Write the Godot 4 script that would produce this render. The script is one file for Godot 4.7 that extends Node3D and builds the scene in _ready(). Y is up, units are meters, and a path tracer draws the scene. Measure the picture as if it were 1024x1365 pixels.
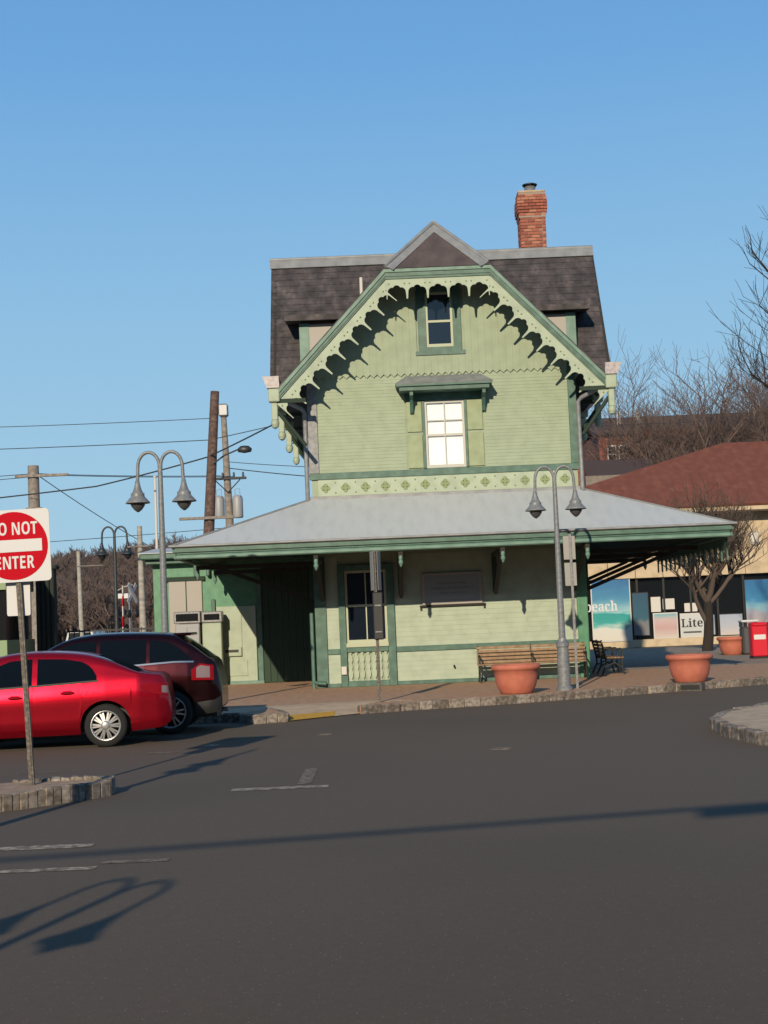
extends Node3D
# A small Victorian railway station seen across a road. y up, metres; camera at x 0, z 0 looking towards -z.

class MB:
	var st := SurfaceTool.new()
	var col := Color(1, 1, 1)
	var use_col := false
	func _init() -> void:
		st.begin(Mesh.PRIMITIVE_TRIANGLES)
		flat()
	func flat() -> void:
		st.set_smooth_group(-1)
	func smooth(g := 1) -> void:
		st.set_smooth_group(g)
	func v(p: Vector3) -> void:
		if use_col: st.set_color(col)
		st.add_vertex(p)
	func tri(a: Vector3, b: Vector3, c: Vector3) -> void:   # counter-clockwise seen from outside
		v(a); v(c); v(b)
	func quad(a: Vector3, b: Vector3, c: Vector3, d: Vector3) -> void:
		tri(a, b, c); tri(a, c, d)
	func hexa(p: Array) -> void:   # 0-3 bottom ring (ccw from above), 4-7 top ring
		quad(p[3], p[2], p[1], p[0]); quad(p[4], p[5], p[6], p[7])
		for i in 4:
			var j := (i + 1) % 4
			quad(p[i], p[j], p[4 + j], p[4 + i])
	func box(c: Vector3, s: Vector3, b := Basis()) -> void:
		var h := s / 2
		var p := []
		for y in [-1, 1]:
			for q in [[-1, 1], [1, 1], [1, -1], [-1, -1]]:
				p.append(c + b * Vector3(q[0] * h.x, y * h.y, q[1] * h.z))
		hexa(p)
	func span(x0: float, x1: float, y0: float, y1: float, z0: float, z1: float) -> void:
		box(Vector3(x0 + x1, y0 + y1, z0 + z1) / 2, Vector3(absf(x1 - x0), absf(y1 - y0), absf(z1 - z0)))
	func cbox(c: Vector3, s: Vector3, ch: float, b := Basis(), jit := 0.0, rng: RandomNumberGenerator = null) -> void:
		var h := s / 2
		var P := {}
		for sx in [-1, 1]:
			for sy in [-1, 1]:
				for sz in [-1, 1]:
					var o := Vector3.ZERO
					if rng: o = Vector3(rng.randf_range(-jit, jit), rng.randf_range(-jit, jit), rng.randf_range(-jit, jit))
					var k := Vector3(sx * h.x, sy * h.y, sz * h.z) + o
					P[[sx, sy, sz, 0]] = c + b * (k - Vector3(0, sy * ch, sz * ch))
					P[[sx, sy, sz, 1]] = c + b * (k - Vector3(sx * ch, 0, sz * ch))
					P[[sx, sy, sz, 2]] = c + b * (k - Vector3(sx * ch, sy * ch, 0))
		for ax in 3:
			var u := (ax + 1) % 3
			var w := (ax + 2) % 3
			for s_ in [-1, 1]:
				var f := []
				for q in [[-1, -1], [1, -1], [1, 1], [-1, 1]]:
					var k3 := [0, 0, 0, ax]
					k3[ax] = s_; k3[u] = q[0]; k3[w] = q[1]
					f.append(P[k3])
				if s_ > 0: quad(f[0], f[1], f[2], f[3])
				else: quad(f[3], f[2], f[1], f[0])
			for su in [-1, 1]:
				for sw in [-1, 1]:
					var a := [0, 0, 0, u]
					a[u] = su; a[w] = sw; a[ax] = -1
					var a2: Array = a.duplicate(); a2[ax] = 1
					var d: Array = a.duplicate(); d[3] = w
					var d2: Array = a2.duplicate(); d2[3] = w
					if su * sw > 0: quad(P[a], P[d], P[d2], P[a2])
					else: quad(P[a2], P[d2], P[d], P[a])
		for sx in [-1, 1]:
			for sy in [-1, 1]:
				for sz in [-1, 1]:
					var t := [P[[sx, sy, sz, 0]], P[[sx, sy, sz, 1]], P[[sx, sy, sz, 2]]]
					if sx * sy * sz > 0: tri(t[0], t[1], t[2])
					else: tri(t[2], t[1], t[0])
	func prism(poly: PackedVector2Array, xf: Transform3D, d: float) -> void:   # front face at z = 0, back at -d
		var pl := poly
		if Geometry2D.is_polygon_clockwise(pl):
			pl = poly.duplicate(); pl.reverse()
		var idx := Geometry2D.triangulate_polygon(pl)
		for i in range(0, idx.size(), 3):
			var a := pl[idx[i]]; var b := pl[idx[i + 1]]; var c := pl[idx[i + 2]]
			if (b - a).cross(c - a) < 0:
				var t := b; b = c; c = t
			tri(xf * Vector3(a.x, a.y, 0), xf * Vector3(b.x, b.y, 0), xf * Vector3(c.x, c.y, 0))
			tri(xf * Vector3(a.x, a.y, -d), xf * Vector3(c.x, c.y, -d), xf * Vector3(b.x, b.y, -d))
		for i in pl.size():
			var a := pl[i]; var b := pl[(i + 1) % pl.size()]
			quad(xf * Vector3(b.x, b.y, 0), xf * Vector3(a.x, a.y, 0), xf * Vector3(a.x, a.y, -d), xf * Vector3(b.x, b.y, -d))
	func slab(pts: Array, t: float) -> void:   # pts ccw seen from above; thickness t below along the normal
		var n: Vector3 = (pts[1] - pts[0]).cross(pts[2] - pts[0]).normalized() * t
		var k := pts.size()
		for i in range(1, k - 1):
			tri(pts[0], pts[i], pts[i + 1]); tri(pts[0] - n, pts[i + 1] - n, pts[i] - n)
		for i in k:
			var j := (i + 1) % k
			quad(pts[j], pts[i], pts[i] - n, pts[j] - n)
	func tube(pts: Array, rads: Array, n := 8, cap := true) -> void:
		var rings := []
		var up := Vector3(0.3, 1, 0.2)
		var last := Vector3.ZERO
		for i in pts.size():
			var d: Vector3 = (pts[mini(i + 1, pts.size() - 1)] - pts[maxi(i - 1, 0)]).normalized()
			var a := Vector3.ZERO
			if last == Vector3.ZERO:
				a = d.cross(Vector3(1, 0, 0.13) if absf(d.dot(up.normalized())) > 0.9 else up).normalized()
			else:
				a = (last - d * last.dot(d)).normalized()
			last = a
			var b := d.cross(a)
			var r: float = rads[mini(i, rads.size() - 1)]
			var ring := []
			for k in n:
				var t := TAU * k / n
				ring.append(pts[i] + (a * cos(t) + b * sin(t)) * r)
			rings.append(ring)
		if n > 4: smooth(1)
		else: smooth(1)
		for i in rings.size() - 1:
			for k in n:
				var k2 := (k + 1) % n
				quad(rings[i][k], rings[i][k2], rings[i + 1][k2], rings[i + 1][k])
		flat()
		if cap:
			for k in range(1, n - 1):
				tri(rings[0][0], rings[0][k + 1], rings[0][k])
				tri(rings[-1][0], rings[-1][k], rings[-1][k + 1])
	func lathe(prof: Array, n: int, xf := Transform3D(), sharp := false) -> void:   # prof: Vector2(r, y) upwards
		for i in prof.size() - 1:
			if sharp: smooth(i + 2)
			else: smooth(1)
			var p: Vector2 = prof[i]; var q: Vector2 = prof[i + 1]
			for k in n:
				var a := TAU * k / n; var b := TAU * (k + 1) / n
				var A := xf * Vector3(p.x * cos(a), p.y, -p.x * sin(a)); var B := xf * Vector3(p.x * cos(b), p.y, -p.x * sin(b))
				var Cc := xf * Vector3(q.x * cos(b), q.y, -q.x * sin(b)); var D := xf * Vector3(q.x * cos(a), q.y, -q.x * sin(a))
				if p.x > 1e-5: tri(A, B, Cc)
				if q.x > 1e-5: tri(A, Cc, D)
		flat()
	func done() -> ArrayMesh:
		st.generate_normals()
		return st.commit()

# ---------------------------------------------------------------- node helpers
var used := {}
func numbered(parent: Node, nm: String) -> String:
	var k := str(parent.get_instance_id()) + nm
	used[k] = used.get(k, -1) + 1
	return nm if used[k] == 0 else "%s_%03d" % [nm, used[k]]
func put(parent: Node, nm: String, mesh, m: Material, xf := Transform3D()) -> MeshInstance3D:
	var o := MeshInstance3D.new()
	o.mesh = mesh.done() if mesh is MB else mesh
	o.material_override = m
	o.transform = xf
	o.name = numbered(parent, nm)
	parent.add_child(o, true)
	return o
func tag(o: Node, label: String, cat: String, group := "") -> Node:
	o.set_meta("label", label); o.set_meta("category", cat)
	if group != "": o.set_meta("group", group)
	return o
func thing(nm: String, label: String, cat: String, at: Vector3, turn := 0.0, group := "") -> Node3D:
	var o := Node3D.new()
	o.name = numbered(self, nm)
	add_child(o, true)
	o.position = at; o.rotation.y = turn
	tag(o, label, cat, group)
	return o
func group_part(parent: Node, nm: String, at := Vector3.ZERO) -> Node3D:
	var o := Node3D.new()
	o.name = numbered(parent, nm)
	parent.add_child(o, true)
	o.position = at
	return o
func copy(src: Node3D, at: Vector3, turn: float, label: String, sc := 1.0) -> Node3D:
	var o: Node3D = src.duplicate()
	var nm: String = String(src.name)
	o.name = numbered(self, nm)
	add_child(o, true)
	o.position = at; o.rotation.y = turn
	o.scale = Vector3.ONE * sc
	o.set_meta("label", label)
	return o
func structure(nm: String, mesh, m: Material) -> MeshInstance3D:
	var o := put(self, nm, mesh, m)
	o.set_meta("kind", "structure")
	return o

# ---------------------------------------------------------------- materials
var M := {}
func hx(s: String) -> Color:
	var c := Color.html(s).srgb_to_linear()
	return Color(c.r * 0.645, c.g * 0.645, c.b * 0.645).linear_to_srgb()
func mat(c: Color, rough := 0.7, metal := 0.0) -> StandardMaterial3D:
	var m := StandardMaterial3D.new()
	m.albedo_color = c; m.roughness = rough; m.metallic = metal
	return m
func noise_img(seed_: int, freq: float, size: int, stops: Array, oct := 4, freq2 := 0.0, mix2 := 0.0) -> Image:
	# stops: [[t, Color], ...] ramp over the noise's 0..1; a second finer noise is mixed in
	var n := FastNoiseLite.new()
	n.seed = seed_; n.frequency = freq; n.fractal_octaves = oct; n.noise_type = FastNoiseLite.TYPE_SIMPLEX_SMOOTH
	var a := n.get_seamless_image(size, size)
	var b: Image = null
	if mix2 > 0.0:
		var n2 := FastNoiseLite.new()
		n2.seed = seed_ + 77; n2.frequency = freq2; n2.fractal_octaves = 2; n2.noise_type = FastNoiseLite.TYPE_SIMPLEX_SMOOTH
		b = n2.get_seamless_image(size, size)
	var g := Gradient.new()
	g.offsets = PackedFloat32Array(); g.colors = PackedColorArray()
	var offs := PackedFloat32Array(); var cols := PackedColorArray()
	for s in stops:
		offs.append(s[0]); cols.append(s[1])
	g.offsets = offs; g.colors = cols
	var lut := []
	for i in 256: lut.append(g.sample(i / 255.0))
	var out := Image.create(size, size, false, Image.FORMAT_RGB8)
	for y in size:
		for x in size:
			var t := a.get_pixel(x, y).r
			if b: t = lerpf(t, b.get_pixel(x, y).r, mix2)
			out.set_pixel(x, y, lut[clampi(int(t * 255.0), 0, 255)])
	return out
func tmat(img: Image, metres: float, rough := 0.8, bump := 0.0, world := true) -> StandardMaterial3D:
	var m := StandardMaterial3D.new()
	img.generate_mipmaps()
	m.albedo_texture = ImageTexture.create_from_image(img)
	m.uv1_triplanar = true; m.uv1_world_triplanar = world
	m.uv1_scale = Vector3.ONE / metres
	m.roughness = rough
	return m
func ramp(c: Color, amt: float) -> Array:   # the same colour a little darker and lighter
	return [[0.15, c.darkened(amt)], [0.5, c], [0.85, c.lightened(amt * 0.7)]]

func make_materials() -> void:
	# paint on wood: faint weathering only
	M.siding = tmat(noise_img(11, 0.02, 256, ramp(hx("99a98e"), 0.06), 4, 0.2, 0.3), 2.3, 0.62)
	M.siding_low = tmat(noise_img(12, 0.02, 256, ramp(hx("aab9a5"), 0.06), 4, 0.2, 0.3), 2.3, 0.6)
	M.carved = tmat(noise_img(13, 0.03, 128, ramp(hx("abbaa3"), 0.06), 4), 1.7, 0.6)
	M.trim = tmat(noise_img(14, 0.03, 128, ramp(hx("436a5d"), 0.10), 4), 1.3, 0.55)
	M.trim_light = tmat(noise_img(15, 0.03, 128, ramp(hx("678c7e"), 0.08), 4), 1.3, 0.55)
	M.trim_bright = tmat(noise_img(16, 0.03, 128, ramp(hx("4a8a68"), 0.08), 4), 1.3, 0.5)
	M.shutter = tmat(noise_img(17, 0.03, 128, ramp(hx("97a57f"), 0.06), 4), 1.3, 0.6)
	M.diamond = mat(hx("85966a"), 0.65)
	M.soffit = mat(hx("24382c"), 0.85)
	M.dark_wood = mat(hx("2a2824"), 0.85)
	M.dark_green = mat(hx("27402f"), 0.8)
	M.sash = mat(hx("b9bfa6"), 0.6)
	M.white_sash = mat(hx("c6c5bd"), 0.6)
	M.blind = mat(Color(0.95, 0.96, 0.97), 0.85)
	M.metal_roof = tmat(noise_img(18, 0.012, 512, ramp(hx("c6ccd0"), 0.06), 5, 0.09, 0.3), 5.0, 0.55)
	M.metal_roof.uv1_scale = Vector3(1.0 / 1.6, 1.0 / 7.0, 1.0 / 7.0)   # faint run-off streaks down the slope
	M.flash = tmat(noise_img(19, 0.03, 128, ramp(hx("8d9094"), 0.10), 4), 1.5, 0.5)
	M.gutter = tmat(noise_img(20, 0.05, 128, ramp(hx("b3aaac"), 0.14), 4), 0.7, 0.45)
	M.pipe = tmat(noise_img(21, 0.04, 128, ramp(hx("84868a"), 0.12), 4), 0.8, 0.5)
	M.slate = tmat(noise_img(22, 0.018, 512, [[0.25, hx("2b282c")], [0.42, hx("3b373a")], [0.55, hx("4a4447")], [0.75, hx("665d5f")]], 3, 0.06, 0.3), 4.4, 0.75)
	M.slate_gable = tmat(noise_img(23, 0.02, 256, [[0.2, hx("43393a")], [0.5, hx("54494a")], [0.85, hx("645a5a")]], 3, 0.15, 0.3), 2.6, 0.75)
	for i in 3:
		M["brick%d" % i] = mat([hx("a8604b"), hx("955040"), hx("b87a62")][i], 0.85)
	M.mortar = mat(hx("a39488"), 0.9)
	M.asphalt = tmat(asphalt_img(), 3.1, 0.9)
	M.asphalt.vertex_color_use_as_albedo = true
	M.brickpave = tmat(brickpave_img(), 2.4, 0.9)
	M.concrete = tmat(noise_img(26, 0.02, 256, ramp(hx("c2ab90"), 0.14), 5, 0.3, 0.4), 2.0, 0.9)
	M.pavement = tmat(noise_img(27, 0.02, 256, ramp(hx("948574"), 0.16), 5, 0.3, 0.4), 2.6, 0.9)
	M.island_top = tmat(noise_img(28, 0.03, 256, ramp(hx("a68a72"), 0.2), 5, 0.3, 0.4), 1.3, 0.95)
	for i in 4:
		M["stone%d" % i] = tmat(noise_img(30 + i, 0.05, 128, ramp([hx("8c8074"), hx("7b6f65"), hx("978c80"), hx("6f655c")][i], 0.3), 5), 0.6, 0.95)
	M.yellow = tmat(noise_img(35, 0.04, 256, [[0.2, hx("8d7a52")], [0.38, hx("c99a2c")], [0.8, hx("d8a82e")]], 4, 0.3, 0.3), 0.9, 0.8)
	M.paint = tmat(noise_img(36, 0.035, 256, [[0.34, hx("5a4c3e")], [0.5, hx("8f8474")], [0.72, hx("c4b8a6")]], 5, 0.25, 0.45), 1.1, 0.85)
	M.paint_worn = tmat(noise_img(37, 0.035, 256, [[0.40, hx("5a4c3e")], [0.56, hx("7c7060")], [0.8, hx("a79b89")]], 5, 0.25, 0.5), 1.1, 0.85)
	M.iron = mat(hx("4b4d50"), 0.5, 0.6)
	M.dark_iron = mat(hx("23262a"), 0.5, 0.4)
	M.bench_iron = mat(hx("38362f"), 0.6, 0.3)
	M.lamp_paint = tmat(noise_img(38, 0.05, 128, ramp(hx("7d8186"), 0.12), 4), 0.6, 0.45)
	M.lamp_dark = mat(hx("2c3236"), 0.5)
	M.lamp_glass = mat(hx("55575a"), 0.25)
	M.galv = tmat(noise_img(39, 0.05, 128, ramp(hx("8b8c90"), 0.14), 4), 0.4, 0.4)
	M.galv.metallic = 0.3
	M.post_brown = tmat(noise_img(40, 0.05, 128, ramp(hx("554d45"), 0.25), 4), 0.4, 0.6)
	M.slat = tmat(noise_img(41, 0.02, 256, ramp(hx("987a5c"), 0.18), 5, 0.2, 0.4), 0.8, 0.75)
	M.pot = tmat(noise_img(42, 0.02, 256, ramp(hx("c4705a"), 0.08), 5, 0.25, 0.3), 0.9, 0.75, 0, false)
	M.soil = mat(hx("3a2f28"), 1.0)
	M.glass_dark = mat(hx("1b2430"), 0.06)
	M.glass_dark.metallic_specular = 0.6
	M.car_glass = mat(hx("0c1014"), 0.08)
	M.car_glass.metallic_specular = 0.35
	M.glass = mat(hx("2d3a45"), 0.04)
	M.glass.transparency = BaseMaterial3D.TRANSPARENCY_ALPHA
	M.glass.albedo_color.a = 0.06
	M.red_paint = car_paint(hx("b8132b"))
	M.maroon = car_paint(hx("290a0f"))
	M.black_plastic = mat(hx("17181a"), 0.6)
	M.rubber = mat(hx("1a1a1b"), 0.9)
	M.alloy = mat(hx("c9c9cc"), 0.3, 0.7)
	M.tail_red = mat(hx("8a111d"), 0.2)
	M.tail_red.metallic_specular = 0.2
	M.tail_clear = mat(hx("84757a"), 0.25)
	M.tail_clear.metallic_specular = 0.3
	M.chrome = mat(hx("d0d2d6"), 0.15, 0.9)
	M.sign_white = mat(hx("dedfe2"), 0.5)
	M.sign_white.metallic_specular = 0.2
	M.sign_red = mat(hx("c41a2a"), 0.6)
	M.sign_red.metallic_specular = 0.08
	M.sign_back = mat(hx("9a9a98"), 0.45, 0.3)
	M.wood_pole = tmat(noise_img(43, 0.03, 128, ramp(hx("5c4640"), 0.3), 5, 0.3, 0.4), 0.7, 0.9)
	M.wood_pale = tmat(noise_img(44, 0.03, 128, ramp(hx("8e8680"), 0.22), 5, 0.3, 0.4), 0.7, 0.9)
	M.conc_pole = tmat(noise_img(45, 0.03, 128, ramp(hx("aaa69f"), 0.12), 5), 1.0, 0.85)
	M.wire = mat(hx("2f3338"), 0.7)
	M.bark = tmat(noise_img(46, 0.05, 128, ramp(hx("4b4038"), 0.3), 5, 0.3, 0.4), 0.5, 0.95)
	M.bark_dark = mat(hx("2e2722"), 0.95)
	M.twig = mat(hx("5d5049"), 0.95)
	M.twig_far = mat(hx("6d5c57"), 0.95)
	M.red_roof = tmat(noise_img(47, 0.02, 256, ramp(hx("753f2e"), 0.12), 5, 0.3, 0.3), 3.0, 0.8)
	M.beige = tmat(noise_img(48, 0.02, 256, ramp(hx("cdb89a"), 0.08), 5), 3.0, 0.85)
	M.red_brick = tmat(noise_img(49, 0.03, 256, ramp(hx("8c4d3f"), 0.2), 5, 0.35, 0.5), 2.0, 0.9)
	M.far_roof = mat(hx("47393a"), 0.85)
	M.white_trim = mat(hx("d6d2cc"), 0.7)
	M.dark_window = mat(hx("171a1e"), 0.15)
	M.news_red = mat(hx("d81a33"), 0.35)
	M.bin_grey = mat(hx("45474b"), 0.55)
	M.hill = tmat(noise_img(50, 0.02, 256, ramp(hx("6c5850"), 0.25), 5, 0.2, 0.4), 60.0, 1.0)
	M.cabinet = mat(hx("9c9ea3"), 0.5)
	M.panel_grey = mat(hx("a9a49e"), 0.6)
	M.hedge = mat(hx("28322d"), 0.9)
	M.light_green = mat(hx("8da37d"), 0.7)
	M.white_car = mat(hx("d9dadc"), 0.25)

func car_paint(c: Color) -> StandardMaterial3D:
	var m := mat(c, 0.32, 0.75)
	m.metallic_specular = 0.2
	m.clearcoat_enabled = true; m.clearcoat = 0.45; m.clearcoat_roughness = 0.05
	return m
func asphalt_img() -> Image:
	var s := 1024
	var img := noise_img(60, 0.03, s, [[0.2, hx("55473a")], [0.5, hx("5a4c3e")], [0.85, hx("5f5042")]], 3, 0.3, 0.6)
	var r := RandomNumberGenerator.new()
	r.seed = 5
	for i in 60000:   # aggregate in the tar
		var x := r.randi() % s; var y := r.randi() % s
		var c := img.get_pixel(x, y)
		var k := r.randf_range(-0.09, 0.10)
		img.set_pixel(x, y, Color(c.r + k, c.g + k, c.b + k))
		if r.randf() < 0.4: img.set_pixel((x + 1) % s, y, Color(c.r + k, c.g + k, c.b + k))
	for i in 1300:   # pale stone chips
		var x := r.randi() % s; var y := r.randi() % s
		var k := r.randf_range(0.4, 0.62)
		img.set_pixel(x, y, Color(k, k * 0.96, k * 0.9))
		for e in [[1, 0], [0, 1], [1, 1]]:
			if r.randf() < 0.55: img.set_pixel((x + e[0]) % s, (y + e[1]) % s, Color(k, k * 0.96, k * 0.9))
	return img
func brickpave_img() -> Image:
	var s := 512
	var img := noise_img(61, 0.02, s, ramp(hx("bb9273"), 0.17), 5, 0.3, 0.4)
	var r := RandomNumberGenerator.new()
	r.seed = 9
	for i in 300:   # single pavers a touch darker or lighter
		var x := (r.randi() % 24) * 21; var y := (r.randi() % 48) * 10
		var k := r.randf_range(-0.05, 0.05)
		for yy in range(y, mini(y + 9, s)):
			for xx in range(x, mini(x + 20, s)):
				var c := img.get_pixel(xx, yy)
				img.set_pixel(xx, yy, Color(c.r + k, c.g + k * 0.9, c.b + k * 0.9))
	return img

# ---------------------------------------------------------------- ready
const SUN := Vector3(0.235, -0.403, -1.0)      # the way the light travels
const SW := 0.15                               # pavement height
func _ready() -> void:
	var cam := Camera3D.new()
	cam.name = "camera"
	cam.position = Vector3(0, 1.7, 0)
	cam.rotation_degrees = Vector3(4.16, 0, -2.4)
	cam.fov = rad_to_deg(2.0 * atan(682.5 / 2000.0))
	cam.near = 0.1; cam.far = 4000
	add_child(cam)
	cam.current = true
	var env := Environment.new()
	env.background_mode = Environment.BG_SKY
	var sky := Sky.new()
	var ps := PanoramaSkyMaterial.new()   # clear winter sky: pale at the horizon, deeper towards the zenith
	var sg := Gradient.new()
	sg.offsets = PackedFloat32Array([0.0, 0.05, 0.12, 0.21, 0.36, 0.55, 0.8, 1.0])
	sg.colors = PackedColorArray([Color(0.40, 0.62, 0.75), Color(0.375, 0.60, 0.75), Color(0.335, 0.57, 0.76), Color(0.27, 0.515, 0.76), Color(0.156, 0.385, 0.72), Color(0.10, 0.28, 0.57), Color(0.065, 0.19, 0.41), Color(0.055, 0.16, 0.35)])
	var sky_img := Image.create(64, 512, false, Image.FORMAT_RGBF)
	for row in 512:
		var up := sin((0.5 - (row + 0.5) / 512.0) * PI)
		var c := sg.sample(up) if up > 0.0 else Color(0.2, 0.21, 0.22)
		for colm in 64: sky_img.set_pixel(colm, row, c)
	ps.energy_multiplier = 0.87
	ps.panorama = ImageTexture.create_from_image(sky_img)
	sky.sky_material = ps
	env.sky = sky
	env.tonemap_mode = Environment.TONE_MAPPER_LINEAR
	env.tonemap_exposure = 1.15
	env.sdfgi_enabled = true; env.ssao_enabled = true; env.ssil_enabled = true
	env.fog_enabled = true
	env.fog_density = 0.00005
	env.fog_light_color = Color8(180, 198, 210)
	var we := WorldEnvironment.new()
	we.name = "world_environment"
	we.environment = env
	add_child(we)
	var sun := DirectionalLight3D.new()
	sun.name = "sun"
	sun.light_energy = 1.6
	sun.light_color = Color(1.0, 0.925, 0.80)
	sun.light_angular_distance = 0.5
	sun.shadow_enabled = true
	add_child(sun)
	sun.look_at_from_position(Vector3.ZERO, SUN, Vector3.UP)

	make_materials()
	ground()
	station()
	wing()
	cars()
	street_furniture()
	store_side()
	left_background()
	trees()
	added_opposite_row()

# ---------------------------------------------------------------- ground
var stone_meshes := []
func kerb_run(parent: Node, line: Array, h: float, lmin: float, lmax: float, depth: float, seed_: int, jit := 0.012) -> void:
	# rough granite kerb blocks laid end to end along a line; the pavement is on the left of its direction
	var rng := RandomNumberGenerator.new()
	rng.seed = seed_
	if stone_meshes.is_empty():
		for i in 6:
			var mb := MB.new()
			mb.cbox(Vector3.ZERO, Vector3(1, 1, 1), 0.07, Basis(), 0.05, rng)
			stone_meshes.append(mb.done())
	for i in line.size() - 1:
		var a: Vector2 = line[i]; var b: Vector2 = line[i + 1]
		var L := a.distance_to(b); var t := 0.0
		var d := (b - a) / L
		while t < L - 0.01:
			var s := minf(rng.randf_range(lmin, lmax), L - t)
			if L - t - s < lmin * 0.5: s = L - t
			var c := a + d * (t + s / 2)
			var n := Vector2(d.y, -d.x)
			c += n * (depth / 2 - 0.03 + rng.randf_range(-jit, jit))
			var ang := atan2(-d.y, d.x)
			var bs := Basis(Vector3.UP, ang).scaled_local(Vector3(s * 0.985, h + 0.1 + rng.randf_range(-jit, jit), depth))
			put(parent, "kerb_stone", stone_meshes[rng.randi() % 6], M["stone%d" % (rng.randi() % 4)], Transform3D(bs, Vector3(c.x, (h + 0.1) / 2 - 0.1 + 0.008, c.y)))
			t += s

func sheet(pts: Array, y: float, depth: float) -> MB:   # a slab seen from above, pts as Vector2(x, z)
	var mb := MB.new()
	var pl := PackedVector2Array()
	for p in pts: pl.append(Vector2(p.x, -p.y))
	mb.prism(pl, Transform3D(Basis(Vector3(1, 0, 0), Vector3(0, 0, -1), Vector3(0, 1, 0)), Vector3(0, y, 0)), depth)
	return mb

func ground() -> void:
	# one asphalt sheet to the horizon, finer near the road; worn patches differ a little in tone
	var mb := MB.new()
	mb.use_col = true
	var n := FastNoiseLite.new()
	n.seed = 3; n.frequency = 0.09; n.fractal_octaves = 4
	var f := func(x: float, z: float) -> Color:
		var k := 1.0 + 0.26 * n.get_noise_2d(x * 0.8, z * 0.8) + 0.14 * n.get_noise_2d(x * 2.6 + 40.0, z * 2.6)
		return Color(k, k * (1.0 - 0.004), k * (1.0 - 0.012))
	var xs := [-2500.0, -300.0, -80.0]; var zs := [-3000.0, -600.0, -150.0, -60.0]
	for i in range(-40, 41): xs.append(i * 0.5)
	for e in [80.0, 300.0, 2500.0]: xs.append(e)
	for i in range(-90, 17): zs.append(i * 0.5)
	for e in [60.0, 300.0, 2500.0]: zs.append(e)
	mb.smooth(1)
	for i in xs.size() - 1:
		for j in zs.size() - 1:
			var q := [Vector3(xs[i], 0, zs[j + 1]), Vector3(xs[i + 1], 0, zs[j + 1]), Vector3(xs[i + 1], 0, zs[j]), Vector3(xs[i], 0, zs[j])]
			for k in [0, 2, 1, 0, 3, 2]:
				mb.col = f.call(q[k].x, q[k].z)
				mb.v(q[k])
	structure("road", mb, M.asphalt)

	# brick pavement before the station, with a dropped kerb
	var A := Vector2(-1.85, -26.72); var B := Vector2(-0.6, -28.1); var C := Vector2(-0.3, -29.3); var D := Vector2(-2.25, -28.5)
	var front := [B, Vector2(0.5, -28.62), Vector2(2.4, -29.3), Vector2(5.85, -31.2), Vector2(8.1, -32.6), Vector2(14, -36.6), Vector2(24, -42.5)]
	var left := [Vector2(-16, -27.5), Vector2(-2.75, -27.2), Vector2(-2.5, -26.42), A]
	var pl := []
	pl.append_array(left); pl.append(D); pl.append(C); pl.append_array(front)
	pl.append(Vector2(24, -62)); pl.append(Vector2(-16, -62))
	var side := structure("sidewalk", sheet(pl, SW, 0.25), M.brickpave)
	kerb_run(side, front, SW, 0.26, 0.46, 0.16, 21)
	kerb_run(side, [Vector2(-2.75, -27.2), Vector2(-2.5, -26.42), A], SW, 0.2, 0.36, 0.16, 22)
	kerb_run(side, [Vector2(-16, -27.5), Vector2(-2.75, -27.2)], SW, 0.3, 0.46, 0.16, 23)
	kerb_run(side, [A, D], SW, 0.25, 0.4, 0.1, 24)
	var rm := MB.new()
	var y0 := 0.014; var y1 := SW + 0.006
	var p3 := func(p: Vector2, y: float) -> Vector3: return Vector3(p.x, y, p.y)
	var ym := MB.new()
	var bil := func(u: float, w: float, up: float) -> Vector3:
		return p3.call(A, y0).lerp(p3.call(B, y0), u).lerp(p3.call(D, y1).lerp(p3.call(C, y1), u), w) + Vector3(0, up, 0)
	for i in 8:
		for j in 8:
			var u0 := i / 8.0; var u1 := (i + 1) / 8.0; var w0 := j / 8.0; var w1 := (j + 1) / 8.0
			rm.quad(bil.call(u0, w0, 0.0), bil.call(u1, w0, 0.0), bil.call(u1, w1, 0.0), bil.call(u0, w1, 0.0))
			if i < 5 and j < 3: ym.quad(bil.call(u0, w0, 0.005), bil.call(u1, w0, 0.005), bil.call(u1, w1, 0.005), bil.call(u0, w1, 0.005))
	structure("ramp", rm, M.concrete)
	structure("painted_ramp_marking", ym, M.yellow)
	# concrete apron along the back of the ramp
	var ap := sheet([Vector2(-4.2, -27.7), Vector2(-2.7, -27.5), D, C, Vector2(0.4, -29.2), Vector2(0.1, -29.75), Vector2(-1.6, -29.55), Vector2(-3.0, -28.9), Vector2(-4.3, -28.3)], SW + 0.004, 0.003)
	structure("concrete_apron", ap, M.concrete)
	structure("plaza_pavement", sheet([Vector2(5.6, -39.5), Vector2(24, -43.6), Vector2(24, -62), Vector2(5.6, -62)], SW + 0.004, 0.003), M.pavement)
	# storm drain in the kerb
	var dr := thing("storm_drain", "dark iron storm drain set in the kerb below the right terracotta planter", "drain", Vector3(6.05, 0, -31.22), -0.53)
	var dm := MB.new()
	dm.span(-0.38, 0.38, -0.05, 0.172, -0.2, 0.02)
	put(dr, "cast_frame", dm, M.post_brown)
	dm = MB.new()
	dm.span(-0.33, 0.33, 0.03, 0.125, 0.018, 0.026)
	put(dr, "inlet_opening", dm, M.black_plastic)

	# left traffic island
	var isl := [Vector2(-9, -9.6), Vector2(-6, -12.5), Vector2(-3.86, -14.82), Vector2(-3.2, -15.55), Vector2(-3.0, -15.9), Vector2(-3.02, -16.2), Vector2(-3.4, -16.35), Vector2(-4.1, -16.3), Vector2(-7, -15.6), Vector2(-10, -14.5)]
	var i1 := structure("traffic_island", sheet(isl, SW - 0.012, 0.2), M.island_top)
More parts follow.
